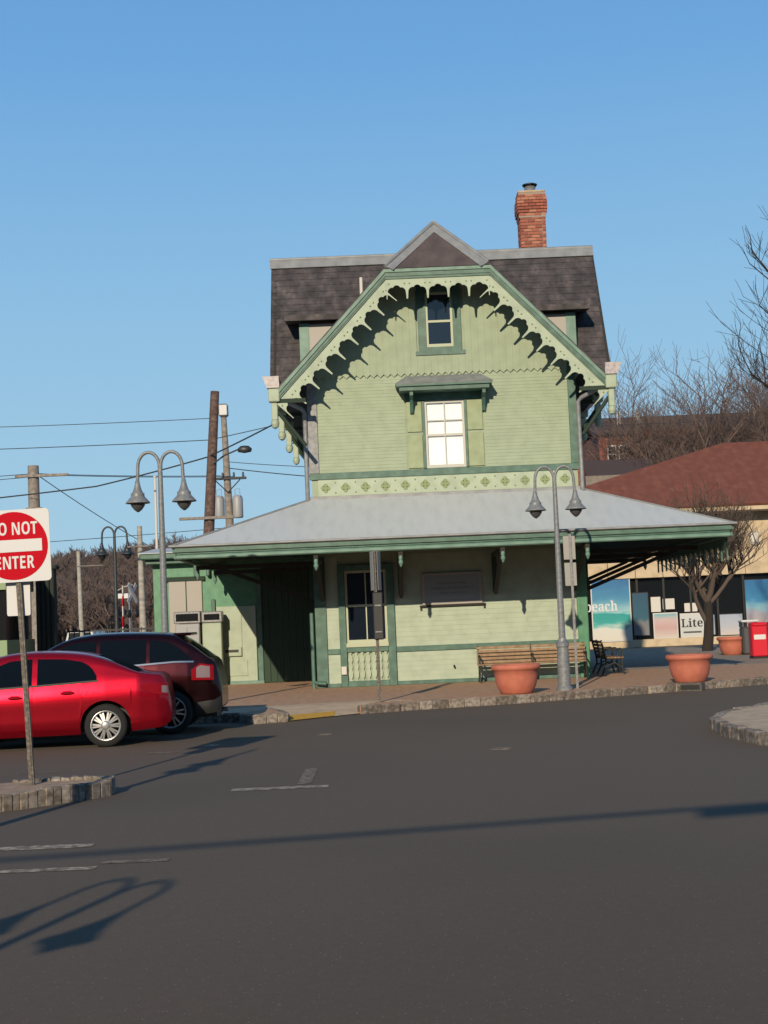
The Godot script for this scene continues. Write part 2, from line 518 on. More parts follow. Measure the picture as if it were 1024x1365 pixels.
	kerb_run(i1, isl.slice(1, 8), SW + 0.01, 0.085, 0.135, 0.12, 25, 0.01)
	# right traffic island
	var isr := [Vector2(9, -15.2), Vector2(6.2, -16.1), Vector2(5.0, -17.3), Vector2(4.56, -18.6), Vector2(4.46, -20.1), Vector2(4.6, -21.4), Vector2(5.05, -22.6), Vector2(5.9, -23.8), Vector2(7.4, -24.8), Vector2(10, -25.3), Vector2(14, -25.3), Vector2(14, -15.2)]
	isr.reverse()
	var i2 := structure("traffic_island", sheet(isr, SW - 0.004, 0.2), M.concrete)
	isr.reverse()
	kerb_run(i2, isr.slice(0, 10), SW, 0.24, 0.4, 0.15, 26)
	var inner := []
	for p in isr.slice(0, 10): inner.append(p + Vector2(0.75, 0))
	inner.append(Vector2(13.5, -25)); inner.append(Vector2(13.5, -15.5))
	structure("island_brick_bed", sheet(inner, SW + 0.003, 0.004), M.brickpave)

	# worn road paint
	for q in [[-1.72, -16.02, -0.70, -15.78, 0, "paint"], [-4.6, -12.33, -2.45, -12.12, 0, "paint"], [-3.0, -11.12, -2.2, -10.98, 0.0, "paint"], [-2.2, -11.35, -1.7, -11.22, 0, "paint_worn"],
			[-1.05, -17.9, -0.9, -16.2, 0, "paint_worn"], [-3.45, -21.2, -3.0, -21.0, 0.25, "paint_worn"], [-2.75, -22.2, -2.55, -21.9, 0, "paint"], [-4.7, -18.9, -4.1, -18.8, 0, "paint_worn"]]:
		var w := MB.new()
		var rg := RandomNumberGenerator.new()
		rg.seed = int(q[0] * 100)
		var top := []; var bot := []
		for k in 13:
			var x := lerpf(q[0], q[2], k / 12.0)
			top.append(Vector2(x, q[1] + rg.randf_range(-0.006, 0.008))); bot.append(Vector2(x, q[3] + rg.randf_range(-0.008, 0.006)))
		for k in 12:
			w.quad(Vector3(bot[k].x, 0.004, bot[k].y), Vector3(bot[k + 1].x, 0.004, bot[k + 1].y), Vector3(top[k + 1].x, 0.004, top[k + 1].y), Vector3(top[k].x, 0.004, top[k].y))
		structure("road_marking", w, M[q[5]])
	for q in [[1.38, -19.5, "round grey utility cover in the asphalt right of centre", 0.13], [-1.05, -23.3, "small round utility cover in the asphalt near the yellow ramp", 0.11]]:
		var mh := thing("utility_cover", q[2], "manhole", Vector3(q[0], 0, q[1]))
		var m1 := MB.new()
		m1.lathe([Vector2(q[3] * 1.2, 0.0), Vector2(q[3] * 1.2, 0.006), Vector2(q[3] * 1.02, 0.008), Vector2(q[3], 0.004)], 20, Transform3D(), true)
		put(mh, "ring", m1, M.paint_worn)
		m1 = MB.new()
		m1.lathe([Vector2(q[3], 0.003), Vector2(q[3], 0.0065), Vector2(0, 0.0066)], 20, Transform3D(), true)
		put(mh, "lid", m1, M.paint_worn)

# ---------------------------------------------------------------- station
func board(parent: Node, nm: String, x0: float, x1: float, y0: float, y1: float, z0: float, z1b: float, z1t: float, m: Material) -> void:
	var mb := MB.new()
	mb.hexa([Vector3(x0, y0, z1b), Vector3(x1, y0, z1b), Vector3(x1, y0, z0), Vector3(x0, y0, z0), Vector3(x0, y1, z1t), Vector3(x1, y1, z1t), Vector3(x1, y1, z0), Vector3(x0, y1, z0)])
	put(parent, nm, mb, m)
func jointed(parent: Node, x0: float, x1: float, ya: float, yb: float, j: float, m: Material, rng: RandomNumberGenerator) -> void:
	# one course of siding, now and then butted from two lengths
	if x1 - x0 > 1.6 and rng.randf() < 0.55:
		var c := rng.randf_range(x0 + 0.5, x1 - 0.5)
		board(parent, "clapboard", x0, c - 0.0015, ya, yb + 0.004, -0.01, 0.015 + j, 0.009, m)
		board(parent, "clapboard", c + 0.0015, x1, ya + rng.randf_range(-0.002, 0.002), yb + 0.004, -0.01, 0.015 + j + rng.randf_range(0.0, 0.002), 0.009, m)
	else:
		board(parent, "clapboard", x0, x1, ya, yb + 0.004, -0.01, 0.015 + j, 0.009, m)
func clapboards(parent: Node, x0: float, x1: float, y0: float, y1: float, step: float, holes: Array, m: Material) -> void:
	var rows := int(round((y1 - y0) / step))
	step = (y1 - y0) / rows
	var rng := RandomNumberGenerator.new()
	rng.seed = int(y0 * 100) + 5
	for r in rows:
		var ya := y0 + r * step; var yb := ya + step
		var cuts := []
		for h in holes:
			if h.position.y < yb - 0.005 and h.end.y > ya + 0.005: cuts.append(h)
		cuts.sort_custom(func(a, b): return a.position.x < b.position.x)
		var x := x0
		var j := rng.randf_range(-0.0015, 0.0015)
		for c in cuts:
			if c.position.x > x + 0.01: jointed(parent, x, c.position.x, ya, yb, j, m, rng)
			x = maxf(x, c.end.x)
		if x1 > x + 0.01: jointed(parent, x, x1, ya, yb, j, m, rng)

func rake(x: float) -> float:   # roof line of the front gable
	return 10.05 - maxf(absf(x) - 1.27, 0.0) * 1.055
func scallop_low(u: float, p: float) -> float:   # lower edge of the carved board over one arch, u 0..1
	var y := -0.5
	var x := u * p
	for c in [[0.29, -0.335, 0.235], [0.71, -0.335, 0.235], [0.5, -0.26, 0.19]]:
		var dx: float = x - c[0] * p
		var r: float = c[2] * p
		if absf(dx) < r: y = maxf(y, c[1] + sqrt(r * r - dx * dx))
	return y
func scallop_mesh(p: float, shear: float, depth := 0.05, yt := 0.0, steps := 20) -> ArrayMesh:
	var mb := MB.new()
	var us := [0.0, 0.035, 0.0651]
	for k in steps + 1: us.append(0.066 + 0.868 * k / steps)
	us.append(0.9349); us.append(0.965); us.append(1.0)
	for k in us.size() - 1:
		var xa: float = us[k] * p; var xb: float = us[k + 1] * p
		var la := scallop_low(us[k], p); var lb := scallop_low(us[k + 1], p)
		var a0 := Vector3(xa, la + shear * xa, 0); var b0 := Vector3(xb, lb + shear * xb, 0)
		var a1 := Vector3(xa, yt + shear * xa, 0); var b1 := Vector3(xb, yt + shear * xb, 0)
		var d := Vector3(0, 0, -depth)
		mb.quad(a0, b0, b1, a1); mb.quad(b0 + d, a0 + d, a1 + d, b1 + d); mb.quad(b0, a0, a0 + d, b0 + d)
	return mb.done()

func window_unit(parent: Node, nm: String, x0: float, x1: float, y0: float, y1: float, zf: float, bars_x: Array, bars_y: Array, sash: Material, glass: Material, meet := -1.0) -> Node3D:
	# frame, sash bars and glass in an opening of the wall
	var w := group_part(parent, nm)
	var mb := MB.new()
	var t := 0.055
	mb.span(x0, x0 + t, y0, y1, zf - 0.05, zf); mb.span(x1 - t, x1, y0, y1, zf - 0.05, zf)
	mb.span(x0 + t, x1 - t, y0, y0 + t * 1.4, zf - 0.05, zf - 0.002); mb.span(x0 + t, x1 - t, y1 - t, y1, zf - 0.05, zf - 0.002)
	put(w, "sash", mb, sash)
	if meet > 0.0:
		mb = MB.new()
		mb.span(x0 + t, x1 - t, meet - 0.028, meet + 0.028, zf - 0.045, zf - 0.006)
		put(w, "meeting_rail", mb, sash)
	for b in bars_x:
		mb = MB.new()
		mb.span(b - 0.014, b + 0.014, y0 + t, y1 - t, zf - 0.04, zf - 0.012)
		put(w, "glazing_bar", mb, sash)
	for b in bars_y:
		mb = MB.new()
		mb.span(x0 + t, x1 - t, b - 0.014, b + 0.014, zf - 0.041, zf - 0.01)
		put(w, "glazing_bar", mb, sash)
	mb = MB.new()
	mb.span(x0 + t * 0.5, x1 - t * 0.5, y0 + t * 0.5, y1 - t * 0.5, zf - 0.034, zf - 0.028)
	put(w, "pane", mb, glass)
	return w

func strips_wall(mb: MB, x0: float, x1: float, y0: float, top: Callable, holes: Array, z0: float, z1: float, xbreaks: Array) -> void:
	var xs := [x0, x1]
	xs.append_array(xbreaks)
	for h in holes:
		xs.append(h.position.x); xs.append(h.end.x)
	xs.sort()
	for i in xs.size() - 1:
		var a: float = xs[i]; var b: float = xs[i + 1]
		if b - a < 0.002: continue
		var cuts := []
		for h in holes:
			if h.position.x < b - 0.001 and h.end.x > a + 0.001: cuts.append(h)
		cuts.sort_custom(func(p, q): return p.position.y < q.position.y)
		var y := y0
		for c in cuts:
			mb.span(a, b, y, c.position.y, z0, z1)
			y = c.end.y
		var ta: float = top.call(a + 0.0001); var tb: float = top.call(b - 0.0001)
		mb.hexa([Vector3(a, y, z1), Vector3(b, y, z1), Vector3(b, y, z0), Vector3(a, y, z0), Vector3(a, ta, z1), Vector3(b, tb, z1), Vector3(b, tb, z0), Vector3(a, ta, z0)])

func pendant_mesh(r: float, h: float) -> ArrayMesh:
	var mb := MB.new()
	mb.lathe([Vector2(0, -h), Vector2(r * 0.35, -h * 0.9), Vector2(r * 0.95, -h * 0.62), Vector2(r, -h * 0.5), Vector2(r * 0.7, -h * 0.36), Vector2(r * 0.85, -h * 0.3), Vector2(r * 0.85, 0), Vector2(0, 0)], 8, Transform3D(), true)
	return mb.done()

func station() -> void:
	var s := thing("station_house", "pale green wooden railway station house with carved gable and wide canopy", "building", Vector3(1.52, 0, -36.5))
	var mb := MB.new()
	var hw := 3.25
	var o_up := Rect2(-0.43, 5.38, 0.97, 1.65)       # upper window
	var o_at := Rect2(-0.30, 8.36, 0.66, 1.36)       # attic window
	var o_dr := Rect2(-2.55, 1.2, 1.0, 1.75)         # ground-floor window
	var holes := [o_up, o_at, o_dr]
	strips_wall(mb, -hw, hw, 0.0, func(x): return rake(x) - 0.06, holes, -0.16, 0.0, [-1.27, 1.27])
	put(s, "front_wall", mb, M.siding)
	mb = MB.new()
	mb.span(-hw, -hw + 0.15, 0, 7.9, -9, -0.16)
	put(s, "side_wall", mb, M.siding)
	mb = MB.new()
	mb.span(hw - 0.15, hw, 0, 7.9, -9, -0.16)
	put(s, "side_wall", mb, M.siding)
	mb = MB.new()
	strips_wall(mb, -hw, hw, 0.0, func(x): return rake(x) - 0.06, [], -9.15, -9.0, [-1.27, 1.27])
	put(s, "rear_wall", mb, M.siding)
	for y in [4.72, 7.62]:
		mb = MB.new()
		mb.span(-hw + 0.15, hw - 0.15, y, y + 0.12, -9, -0.16)
		put(s, "storey_floor", mb, M.dark_wood)
	for sx in [-1, 1]:   # walls under the cross gable
		mb = MB.new()
		mb.prism(PackedVector2Array([Vector2(-0.2, 7.6), Vector2(-4.4, 7.6), Vector2(-2.3, 11.05)]), Transform3D(Basis(Vector3(0, 0, 1), Vector3(0, 1, 0), Vector3(-1, 0, 0)), Vector3(sx * 3.3 + 0.05, 0, 0)), 0.1)
		put(s, "cross_gable_wall", mb, M.siding)

	# --- siding
	clapboards(s, -3.06, 3.1, 5.35, 7.68, 0.083, [Rect2(-0.90, 5.3, 1.92, 1.95)], M.siding)
	clapboards(s, -3.02, 3.06, 0.24, 0.95, 0.118, [Rect2(-2.72, 0, 1.36, 3.2)], M.siding_low)
	clapboards(s, -3.02, 3.06, 1.07, 3.31, 0.118, [Rect2(-2.72, 0, 1.36, 3.2)], M.siding_low)
	var x := -3.225
	while x < 3.2:
		var xa := x; var xb := x + 0.1675
		var top := minf(rake(xa), rake(xb)) - 0.08
		var hit := xb > -0.52 and xa < 0.58
		if top > 7.8:
			if hit: top = 8.22
			mb = MB.new()
			var pl := PackedVector2Array([Vector2(xa + 0.001, 7.735), Vector2((xa + xb) / 2, 7.655), Vector2(xb - 0.001, 7.735), Vector2(xb - 0.001, top), Vector2(xa + 0.001, top)])
			mb.prism(pl, Transform3D(Basis(), Vector3(0, 0, 0.045)), 0.04)
			put(s, "gable_board", mb, M.siding)
			if hit:
				mb = MB.new()
				mb.span(xa + 0.001, xb - 0.001, 9.8, 9.98, 0.005, 0.045)
				put(s, "gable_board", mb, M.siding)
		x += 0.1675
	# --- trim boards
	var trims := [
		[-3.3, 3.3, 5.2, 5.36, 0.0, 0.055, "trim"], [-3.3, 3.3, 4.62, 4.79, 0.0, 0.075, "flash"],
		[-3.02, -2.72, 0.945, 1.075, 0.0, 0.045, "trim"], [-1.36, 3.06, 0.945, 1.075, 0.0, 0.045, "trim"],
		[-3.02, -2.72, 0.15, 0.245, 0.0, 0.05, "trim"], [-1.36, 3.06, 0.15, 0.245, 0.0, 0.05, "trim"],
		[-3.3, -3.02, 0.15, 3.3, -0.02, 0.06, "trim"], [3.06, 3.32, 0.15, 3.3, -0.02, 0.065, "trim_bright"],
		[3.1, 3.3, 5.36, 7.85, -0.02, 0.05, "trim"], [-3.3, -3.06, 5.36, 7.85, -0.02, 0.05, "pipe"]]
	for t in trims:
		mb = MB.new()
		mb.cbox(Vector3((t[0] + t[1]) / 2, (t[2] + t[3]) / 2, (t[4] + t[5]) / 2), Vector3(t[1] - t[0], t[3] - t[2], t[5] - t[4]), 0.008)
		put(s, "flashing" if t[6] == "flash" else "trim_board", mb, M[t[6]])
	# green base post on the left corner, carrying the downpipe shoe
	mb = MB.new()
	mb.cbox(Vector3(-3.38, 1.05, 0.1), Vector3(0.09, 1.85, 0.09), 0.02)
	mb.tube([Vector3(-3.38, 0.3, 0.1), Vector3(-3.3, 0.28, 0.17), Vector3(-3.08, 0.26, 0.2)], [0.045, 0.05, 0.05], 8)
	put(s, "downpipe", mb, M.trim)
	# --- frieze with diamonds
	mb = MB.new()
	mb.span(-3.1, 3.12, 4.79, 5.2, 0.0, 0.03)
	put(s, "frieze_panel", mb, M.carved)
	var dm := MB.new()
	for q in [[0, 0.06], [0, -0.06], [0.06, 0], [-0.06, 0]]:
		var pl := PackedVector2Array()
		for k in 8: pl.append(Vector2(q[0], q[1]) + Vector2(cos(TAU * k / 8 + 0.39), sin(TAU * k / 8 + 0.39)) * 0.058)
		dm.prism(pl, Transform3D(), 0.012)
	dm.prism(PackedVector2Array([Vector2(-0.07, 0), Vector2(0, -0.07), Vector2(0.07, 0), Vector2(0, 0.07)]), Transform3D(Basis(), Vector3(0, 0, 0.001)), 0.012)
	var dmesh := dm.done()
	dm = MB.new()
	dm.lathe([Vector2(0.022, 0), Vector2(0.02, 0.01), Vector2(0, 0.012)], 6, Transform3D(Basis(Vector3.RIGHT, PI / 2), Vector3.ZERO))
	var dot := dm.done()
	for k in 13:
		var xx := -2.92 + k * 0.487
		put(s, "diamond", dmesh, M.diamond, Transform3D(Basis(), Vector3(xx, 4.99, 0.042)))
		if k < 12:
			for yy in [4.87, 5.12]: put(s, "rosette", dot, M.diamond, Transform3D(Basis(), Vector3(xx + 0.243, yy, 0.03)))
	# --- upper window with panels and hood
	var wu := window_unit(s, "window", -0.43, 0.54, 5.38, 7.03, 0.015, [0.055], [6.55], M.white_sash, M.glass, 6.19)
	mb = MB.new()
	mb.span(-0.39, 0.50, 5.42, 7.0, -0.075, -0.06)
	put(wu, "roller_blind", mb, M.blind)
	for sx in [[-0.88, -0.49], [0.60, 1.0]]:
		for yy in [[5.38, 6.22], [6.27, 7.05]]:
			mb = MB.new()
			mb.cbox(Vector3((sx[0] + sx[1]) / 2, (yy[0] + yy[1]) / 2, 0.018), Vector3(sx[1] - sx[0] - 0.02, yy[1] - yy[0] - 0.02, 0.036), 0.008)
			put(wu, "side_panel", mb, M.shutter)
	for t in [[-0.9, -0.43, 7.06, 7.24], [0.54, 1.02, 7.06, 7.24], [-0.43, 0.54, 7.04, 7.24], [-0.49, -0.43, 5.36, 7.04], [0.54, 0.60, 5.36, 7.04], [-0.5, 0.62, 5.3, 5.38]]:
		mb = MB.new()
		mb.span(t[0], t[1], t[2], t[3], 0.0, 0.05)
		put(wu, "casing", mb, M.trim)
	mb = MB.new()   # hood roof
	var hz := 0.62
	mb.slab([Vector3(-1.12, 7.4, hz), Vector3(1.24, 7.4, hz), Vector3(0.98, 7.66, 0.03), Vector3(-0.86, 7.66, 0.03)], 0.03)
	mb.slab([Vector3(-1.12, 7.4, 0.03), Vector3(-1.12, 7.4, hz), Vector3(-0.86, 7.66, 0.03)], 0.03)
	mb.slab([Vector3(1.24, 7.4, hz), Vector3(1.24, 7.4, 0.03), Vector3(0.98, 7.66, 0.03)], 0.03)
	var hood := put(wu, "hood", mb, M.flash)
	mb = MB.new()
	mb.span(-1.10, 1.22, 7.33, 7.395, 0.03, hz - 0.01); mb.span(-1.03, 1.15, 7.23, 7.33, 0.03, hz - 0.06)
	put(hood, "cornice", mb, M.trim)
	for bx in [-0.82, 0.94]:
		mb = MB.new()
		mb.prism(PackedVector2Array([Vector2(0.05, 7.23), Vector2(0.5, 7.23), Vector2(0.5, 7.12), Vector2(0.3, 7.03), Vector2(0.18, 6.86), Vector2(0.12, 6.74), Vector2(0.05, 6.72)]), Transform3D(Basis(Vector3(0, 0, 1), Vector3(0, 1, 0), Vector3(-1, 0, 0)), Vector3(bx + 0.04, 0, 0)), 0.08)
		put(hood, "bracket", mb, M.trim)
	# --- attic window
	var wa := window_unit(s, "window", -0.30, 0.36, 8.36, 9.72, 0.03, [], [], M.sash, M.glass_dark, 9.0)
	for t in [[-0.5, -0.30, 8.25, 9.9], [0.36, 0.56, 8.25, 9.9], [-0.30, 0.36, 9.72, 9.9], [-0.58, 0.64, 8.16, 8.26], [-0.30, 0.36, 8.26, 8.36]]:
		mb = MB.new()
		mb.span(t[0], t[1], t[2], t[3], 0.0, 0.075 if t[3] < 8.3 else 0.06)
		put(wa, "casing", mb, M.trim)
	# --- ground-floor window over a carved panel
	var wd := window_unit(s, "window", -2.55, -1.55, 1.2, 2.95, 0.02, [-2.05], [], M.sash, M.glass_dark, 2.1)
	for t in [[-2.72, -2.55, 0.15, 3.1], [-1.55, -1.36, 0.15, 3.1], [-2.55, -1.55, 2.95, 3.1], [-2.55, -1.55, 0.98, 1.11], [-2.55, -1.55, 0.15, 0.29]]:
		mb = MB.new()
		mb.cbox(Vector3((t[0] + t[1]) / 2, (t[2] + t[3]) / 2, 0.04), Vector3(t[1] - t[0] - 0.002, t[3] - t[2], 0.08), 0.008)
		put(wd, "casing", mb, M.trim)
	mb = MB.new()
	mb.span(-2.56, -1.54, 1.105, 1.2, 0.0, 0.11)
	put(wd, "sill", mb, M.sash)
	for k in 7:   # cut-out balusters
		var cx := -2.48 + k * 0.143
		var pl := PackedVector2Array()
		var prof := [[0.0, 0.045], [0.05, 0.02], [0.1, 0.05], [0.2, 0.058], [0.27, 0.03], [0.32, 0.05], [0.38, 0.05], [0.43, 0.03], [0.5, 0.058], [0.58, 0.05], [0.63, 0.02], [0.69, 0.045]]
		for q in prof: pl.append(Vector2(q[1], 0.29 + q[0]))
		prof.reverse()
		for q in prof: pl.append(Vector2(-q[1], 0.29 + q[0]))
		mb = MB.new()
		mb.prism(pl, Transform3D(Basis(), Vector3(cx, 0, 0.05)), 0.03)
		put(wd, "baluster", mb, M.carved)
	mb = MB.new()
	mb.cbox(Vector3(-2.64, 0.55, 0.11), Vector3(0.13, 0.2, 0.06), 0.012)
	put(s, "meter_box", mb, M.white_trim)
	mb = MB.new()
	mb.tube([Vector3(0.02, 0.56, 0.03), Vector3(0.02, 0.56, 0.1), Vector3(0.02, 0.52, 0.12)], [0.022], 7)
	put(s, "hose_tap", mb, M.dark_iron)
	# --- name board in the shade of the canopy
	var img := Image.create(256, 128, false, Image.FORMAT_RGB8)
	img.fill(hx("8e959c"))
	var rg := RandomNumberGenerator.new()
	rg.seed = 8
	for row in [[34, 10, 60, 200], [56, 12, 34, 222], [80, 9, 70, 190]]:
		var px: int = row[2]
		while px < row[3]:
			var w := rg.randi_range(3, 9)
			img.fill_rect(Rect2i(px, row[0], w, row[1]), hx("767d86"))
			px += w + rg.randi_range(2, 4)
	img.generate_mipmaps()
	var pm := mat(Color.WHITE, 0.6)
	pm.albedo_texture = ImageTexture.create_from_image(img)
	var nb := group_part(s, "name_board")
	mb = MB.new()
	mb.cbox(Vector3(0.05, 2.43, 0.05), Vector3(1.46, 0.78, 0.06), 0.012)
	put(nb, "backboard", mb, M.panel_grey)
	var qm := QuadMesh.new()
	qm.size = Vector2(1.34, 0.66)
	put(nb, "board_face", qm, pm, Transform3D(Basis(), Vector3(0.05, 2.43, 0.084)))
	mb = MB.new()
	mb.cbox(Vector3(0.05, 2.02, 0.05), Vector3(1.6, 0.05, 0.07), 0.01)
	for sx in [-0.72, 0.82]: mb.span(sx - 0.02, sx + 0.02, 1.93, 2.0, 0.03, 0.07)
	put(nb, "ledge", mb, M.dark_wood)

	# --- canopy: a hipped skirt round the ground floor
	var O := 3.05; var yt := 3.56; var yi := 4.74; var zb := -9.15
	var ce := [Vector3(-hw - O, yt, O), Vector3(hw + O, yt, O), Vector3(hw + O, yt, zb - O), Vector3(-hw - O, yt, zb - O)]
	var ci := [Vector3(-hw, yi, 0), Vector3(hw, yi, 0), Vector3(hw, yi, zb), Vector3(-hw, yi, zb)]
	var cn := group_part(s, "canopy")
	for k in 4:
		var j := (k + 1) % 4
		mb = MB.new()
		mb.slab([ce[k], ce[j], ci[j], ci[k]], 0.05)
		put(cn, "roof_sheet", mb, M.metal_roof)
	for k in 4:   # hip caps and drip edges
		mb = MB.new()
		mb.tube([ce[k] + Vector3(0, 0.005, 0), ci[k] + Vector3(0, 0.005, 0)], [0.03], 6)
		put(cn, "hip_cap", mb, M.flash)
		var j := (k + 1) % 4
		var d: Vector3 = (ce[j] - ce[k]).normalized(); var out := d.cross(Vector3.UP)
		var c: Vector3 = (ce[j] + ce[k]) / 2; var L: float = ce[j].distance_to(ce[k])
		var bs := Basis(d, Vector3.UP, out)
		mb = MB.new()
		mb.cbox(c + out * 0.02 + Vector3(0, 0.0, 0), Vector3(L + 0.08, 0.05, 0.07), 0.01, bs)
		put(cn, "drip_edge", mb, M.flash)
		mb = MB.new()
		mb.cbox(c - out * 0.045 + Vector3(0, -0.085, 0), Vector3(L - 0.13, 0.12, 0.06), 0.01, bs)
		mb.cbox(c - out * 0.08 + Vector3(0, -0.165, 0), Vector3(L - 0.2, 0.05, 0.05), 0.01, bs)
		put(cn, "fascia", mb, M.trim)
		mb = MB.new()
		mb.cbox(c - out * 0.065 + Vector3(0, -0.245, 0), Vector3(L - 0.17, 0.1, 0.07), 0.025, bs)
		put(cn, "fascia_moulding", mb, M.trim_light)
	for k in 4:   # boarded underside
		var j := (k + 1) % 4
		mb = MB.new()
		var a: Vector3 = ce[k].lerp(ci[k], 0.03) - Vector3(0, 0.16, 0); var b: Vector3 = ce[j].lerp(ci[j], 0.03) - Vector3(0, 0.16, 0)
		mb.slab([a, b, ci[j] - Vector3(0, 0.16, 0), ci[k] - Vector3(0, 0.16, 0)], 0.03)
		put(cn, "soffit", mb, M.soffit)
	# brackets with pendants along the front, and on the two sides
	var pmesh := pendant_mesh(0.055, 0.27)
	var spots := []
	for bx in [-3.09, -1.19, 1.10, 3.0]: spots.append([Vector3(bx, 0, 0), 0.0])
	for bz in [-0.3, -4.0, -8.0]:
		spots.append([Vector3(hw, 0, bz), PI / 2]); spots.append([Vector3(-hw, 0, bz), -PI / 2])
	for sp in spots:
		var br := group_part(cn, "bracket", sp[0])
		br.rotation.y = sp[1]
		mb = MB.new()
		mb.span(-0.05, 0.05, 3.14, 3.24, 0.06, 2.93)
		put(br, "beam", mb, M.dark_wood)
		mb = MB.new()
		var dirv := Vector3(0, 0.9, 2.3).normalized()
		mb.box(Vector3(0, 2.72, 1.25), Vector3(0.09, 0.09, 2.4), Basis(Vector3.RIGHT, -atan2(0.9, 2.3)))
		put(br, "brace", mb, M.dark_wood)
		mb = MB.new()
		mb.cbox(Vector3(0, 2.75, 0.1), Vector3(0.12, 0.9, 0.12), 0.02)
		put(br, "wall_post", mb, M.dark_green)
		put(br, "pendant", pmesh, M.trim_light, Transform3D(Basis(), Vector3(0, 3.15, 2.9)))
	# scalloped valance under the side eaves
	var sc1 := scallop_mesh(0.62, 0.0, 0.04, 0.0, 14)
	for sx in [1]:
		for k in 14:
			var z := 2.85 - k * 0.62
			put(cn, "valance", sc1, M.trim, Transform3D(Basis(Vector3(0, 0, -1), Vector3(0, 1.0, 0), Vector3(1, 0, 0)), Vector3(sx * (hw + O - 0.16) + 0.02, 3.24, z)))

	# --- roofs
	var gr := group_part(s, "front_gable_roof")
	var zf := 0.98; var zr := -9.4; var rx := 1.30; var ry := 10.14; var ax := 11.46; var exx := 4.08; var ey := 7.22
	for sx in [-1, 1]:
		mb = MB.new()
		var lo := [Vector3(sx * exx, ey, zf), Vector3(sx * exx, ey, zr), Vector3(sx * rx, ry, zr), Vector3(sx * rx, ry, zf)]
		if sx < 0: lo.reverse()
		mb.slab(lo, 0.1)
		var hi := [Vector3(sx * rx, ry, zf), Vector3(sx * rx, ry, zr), Vector3(0, ax, zr), Vector3(0, ax, -0.1)]
		if sx < 0: hi.reverse()
		mb.slab(hi, 0.1)
		put(gr, "slate_slope", mb, M.slate)
	mb = MB.new()
	mb.slab([Vector3(-rx, ry, zf), Vector3(rx, ry, zf), Vector3(0, ax, -0.1)], 0.08)
	put(gr, "clipped_hip", mb, M.slate_gable)
	var hn := (Vector3(rx, ry, zf) - Vector3(-rx, ry, zf)).cross(Vector3(0, ax, -0.1) - Vector3(-rx, ry, zf)).normalized()
	for sx in [-1, 1]:   # lead on the hips: a strip on each face
		var b := Vector3(0, ax + 0.02, -0.1); var a := Vector3(sx * rx, ry, zf + 0.02).lerp(b, 0.04)
		var inn := hn.cross((b - a).normalized()) * (-0.25 if sx > 0 else 0.25)
		if inn.x * sx > 0: inn = -inn
		mb = MB.new()
		var q := [a + hn * 0.02, a + hn * 0.02 + inn, b + hn * 0.02 + Vector3(0, -0.28, 0.2), b + hn * 0.025]
		if sx > 0: q.reverse()
		mb.slab(q, 0.03)
		mb.tube([a + Vector3(0, 0.02, 0), b + Vector3(0, 0.03, 0)], [0.05], 7)
		put(gr, "hip_flashing", mb, M.flash)
	mb = MB.new()
	mb.tube([Vector3(0, ax + 0.03, -0.05), Vector3(0, ax + 0.03, zr)], [0.06], 7)
	put(gr, "ridge_cap", mb, M.flash)
	# main cross roof with slate courses
	var mr := group_part(s, "main_roof")
	var rX := 4.2; var rY := 11.2; var rZ := -2.3
	var courses := 19
	for face in [[-0.18, 7.62], [-4.42, 7.62]]:
		for c in courses:
			var t0 := float(c) / courses; var t1 := float(c + 1) / courses + 0.01
			var lo := Vector2(lerpf(face[0], rZ, t0), lerpf(face[1], rY, t0)); var hi := Vector2(lerpf(face[0], rZ, t1), lerpf(face[1], rY, t1))
			var nrm := Vector2(rY - face[1], rZ - face[0]).normalized() * (1.0 if face[0] > rZ else -1.0)
			nrm = Vector2(absf(nrm.x) * (1 if face[0] > rZ else -1), absf(nrm.y))
			lo += nrm * 0.014
			mb = MB.new()
			var pts := [Vector3(-rX, lo.y, lo.x), Vector3(rX, lo.y, lo.x), Vector3(rX, hi.y, hi.x), Vector3(-rX, hi.y, hi.x)]
			if face[0] < rZ: pts.reverse()
			mb.slab(pts, 0.045)
			put(mr, "slate_course", mb, M.slate)
	for sx in [-1, 1]:
		mb = MB.new()
		mb.prism(PackedVector2Array([Vector2(-0.14, 7.6), Vector2(-2.3, 11.2), Vector2(-4.46, 7.6), Vector2(-4.3, 7.5), Vector2(-2.3, 10.9), Vector2(-0.3, 7.5)]), Transform3D(Basis(Vector3(0, 0, 1), Vector3(0, 1, 0), Vector3(-1, 0, 0)), Vector3(sx * (rX - 0.06) + 0.03, 0, 0)), 0.06)
		put(mr, "verge_board", mb, M.dark_wood)
	mb = MB.new()   # lead ridge roll with wide wings
	mb.slab([Vector3(-rX - 0.03, rY - 0.20, rZ + 0.18), Vector3(rX + 0.03, rY - 0.20, rZ + 0.18), Vector3(rX + 0.03, rY + 0.075, rZ + 0.02), Vector3(-rX - 0.03, rY + 0.075, rZ + 0.02)], 0.02)
	mb.tube([Vector3(-rX - 0.04, rY + 0.06, rZ), Vector3(rX + 0.04, rY + 0.06, rZ)], [0.05], 8)
	put(mr, "ridge_flashing", mb, M.flash)
	# shed dormers either side of the gable
	for sx in [-1, 1]:
		var dn := group_part(mr, "dormer")
		mb = MB.new()
		var xo: float = 3.44 * sx; var xi: float = 1.3 * sx
		mb.hexa([Vector3(minf(xo, xi), 8.05, -0.45), Vector3(maxf(xo, xi), 8.05, -0.45), Vector3(maxf(xo, xi), 8.05, -1.4), Vector3(minf(xo, xi), 8.05, -1.4), Vector3(minf(xo, xi), 9.2, -0.45), Vector3(maxf(xo, xi), 9.2, -0.45), Vector3(maxf(xo, xi), 9.3, -1.4), Vector3(minf(xo, xi), 9.3, -1.4)])
		put(dn, "dormer_wall", mb, M.slate_gable)
		mb = MB.new()
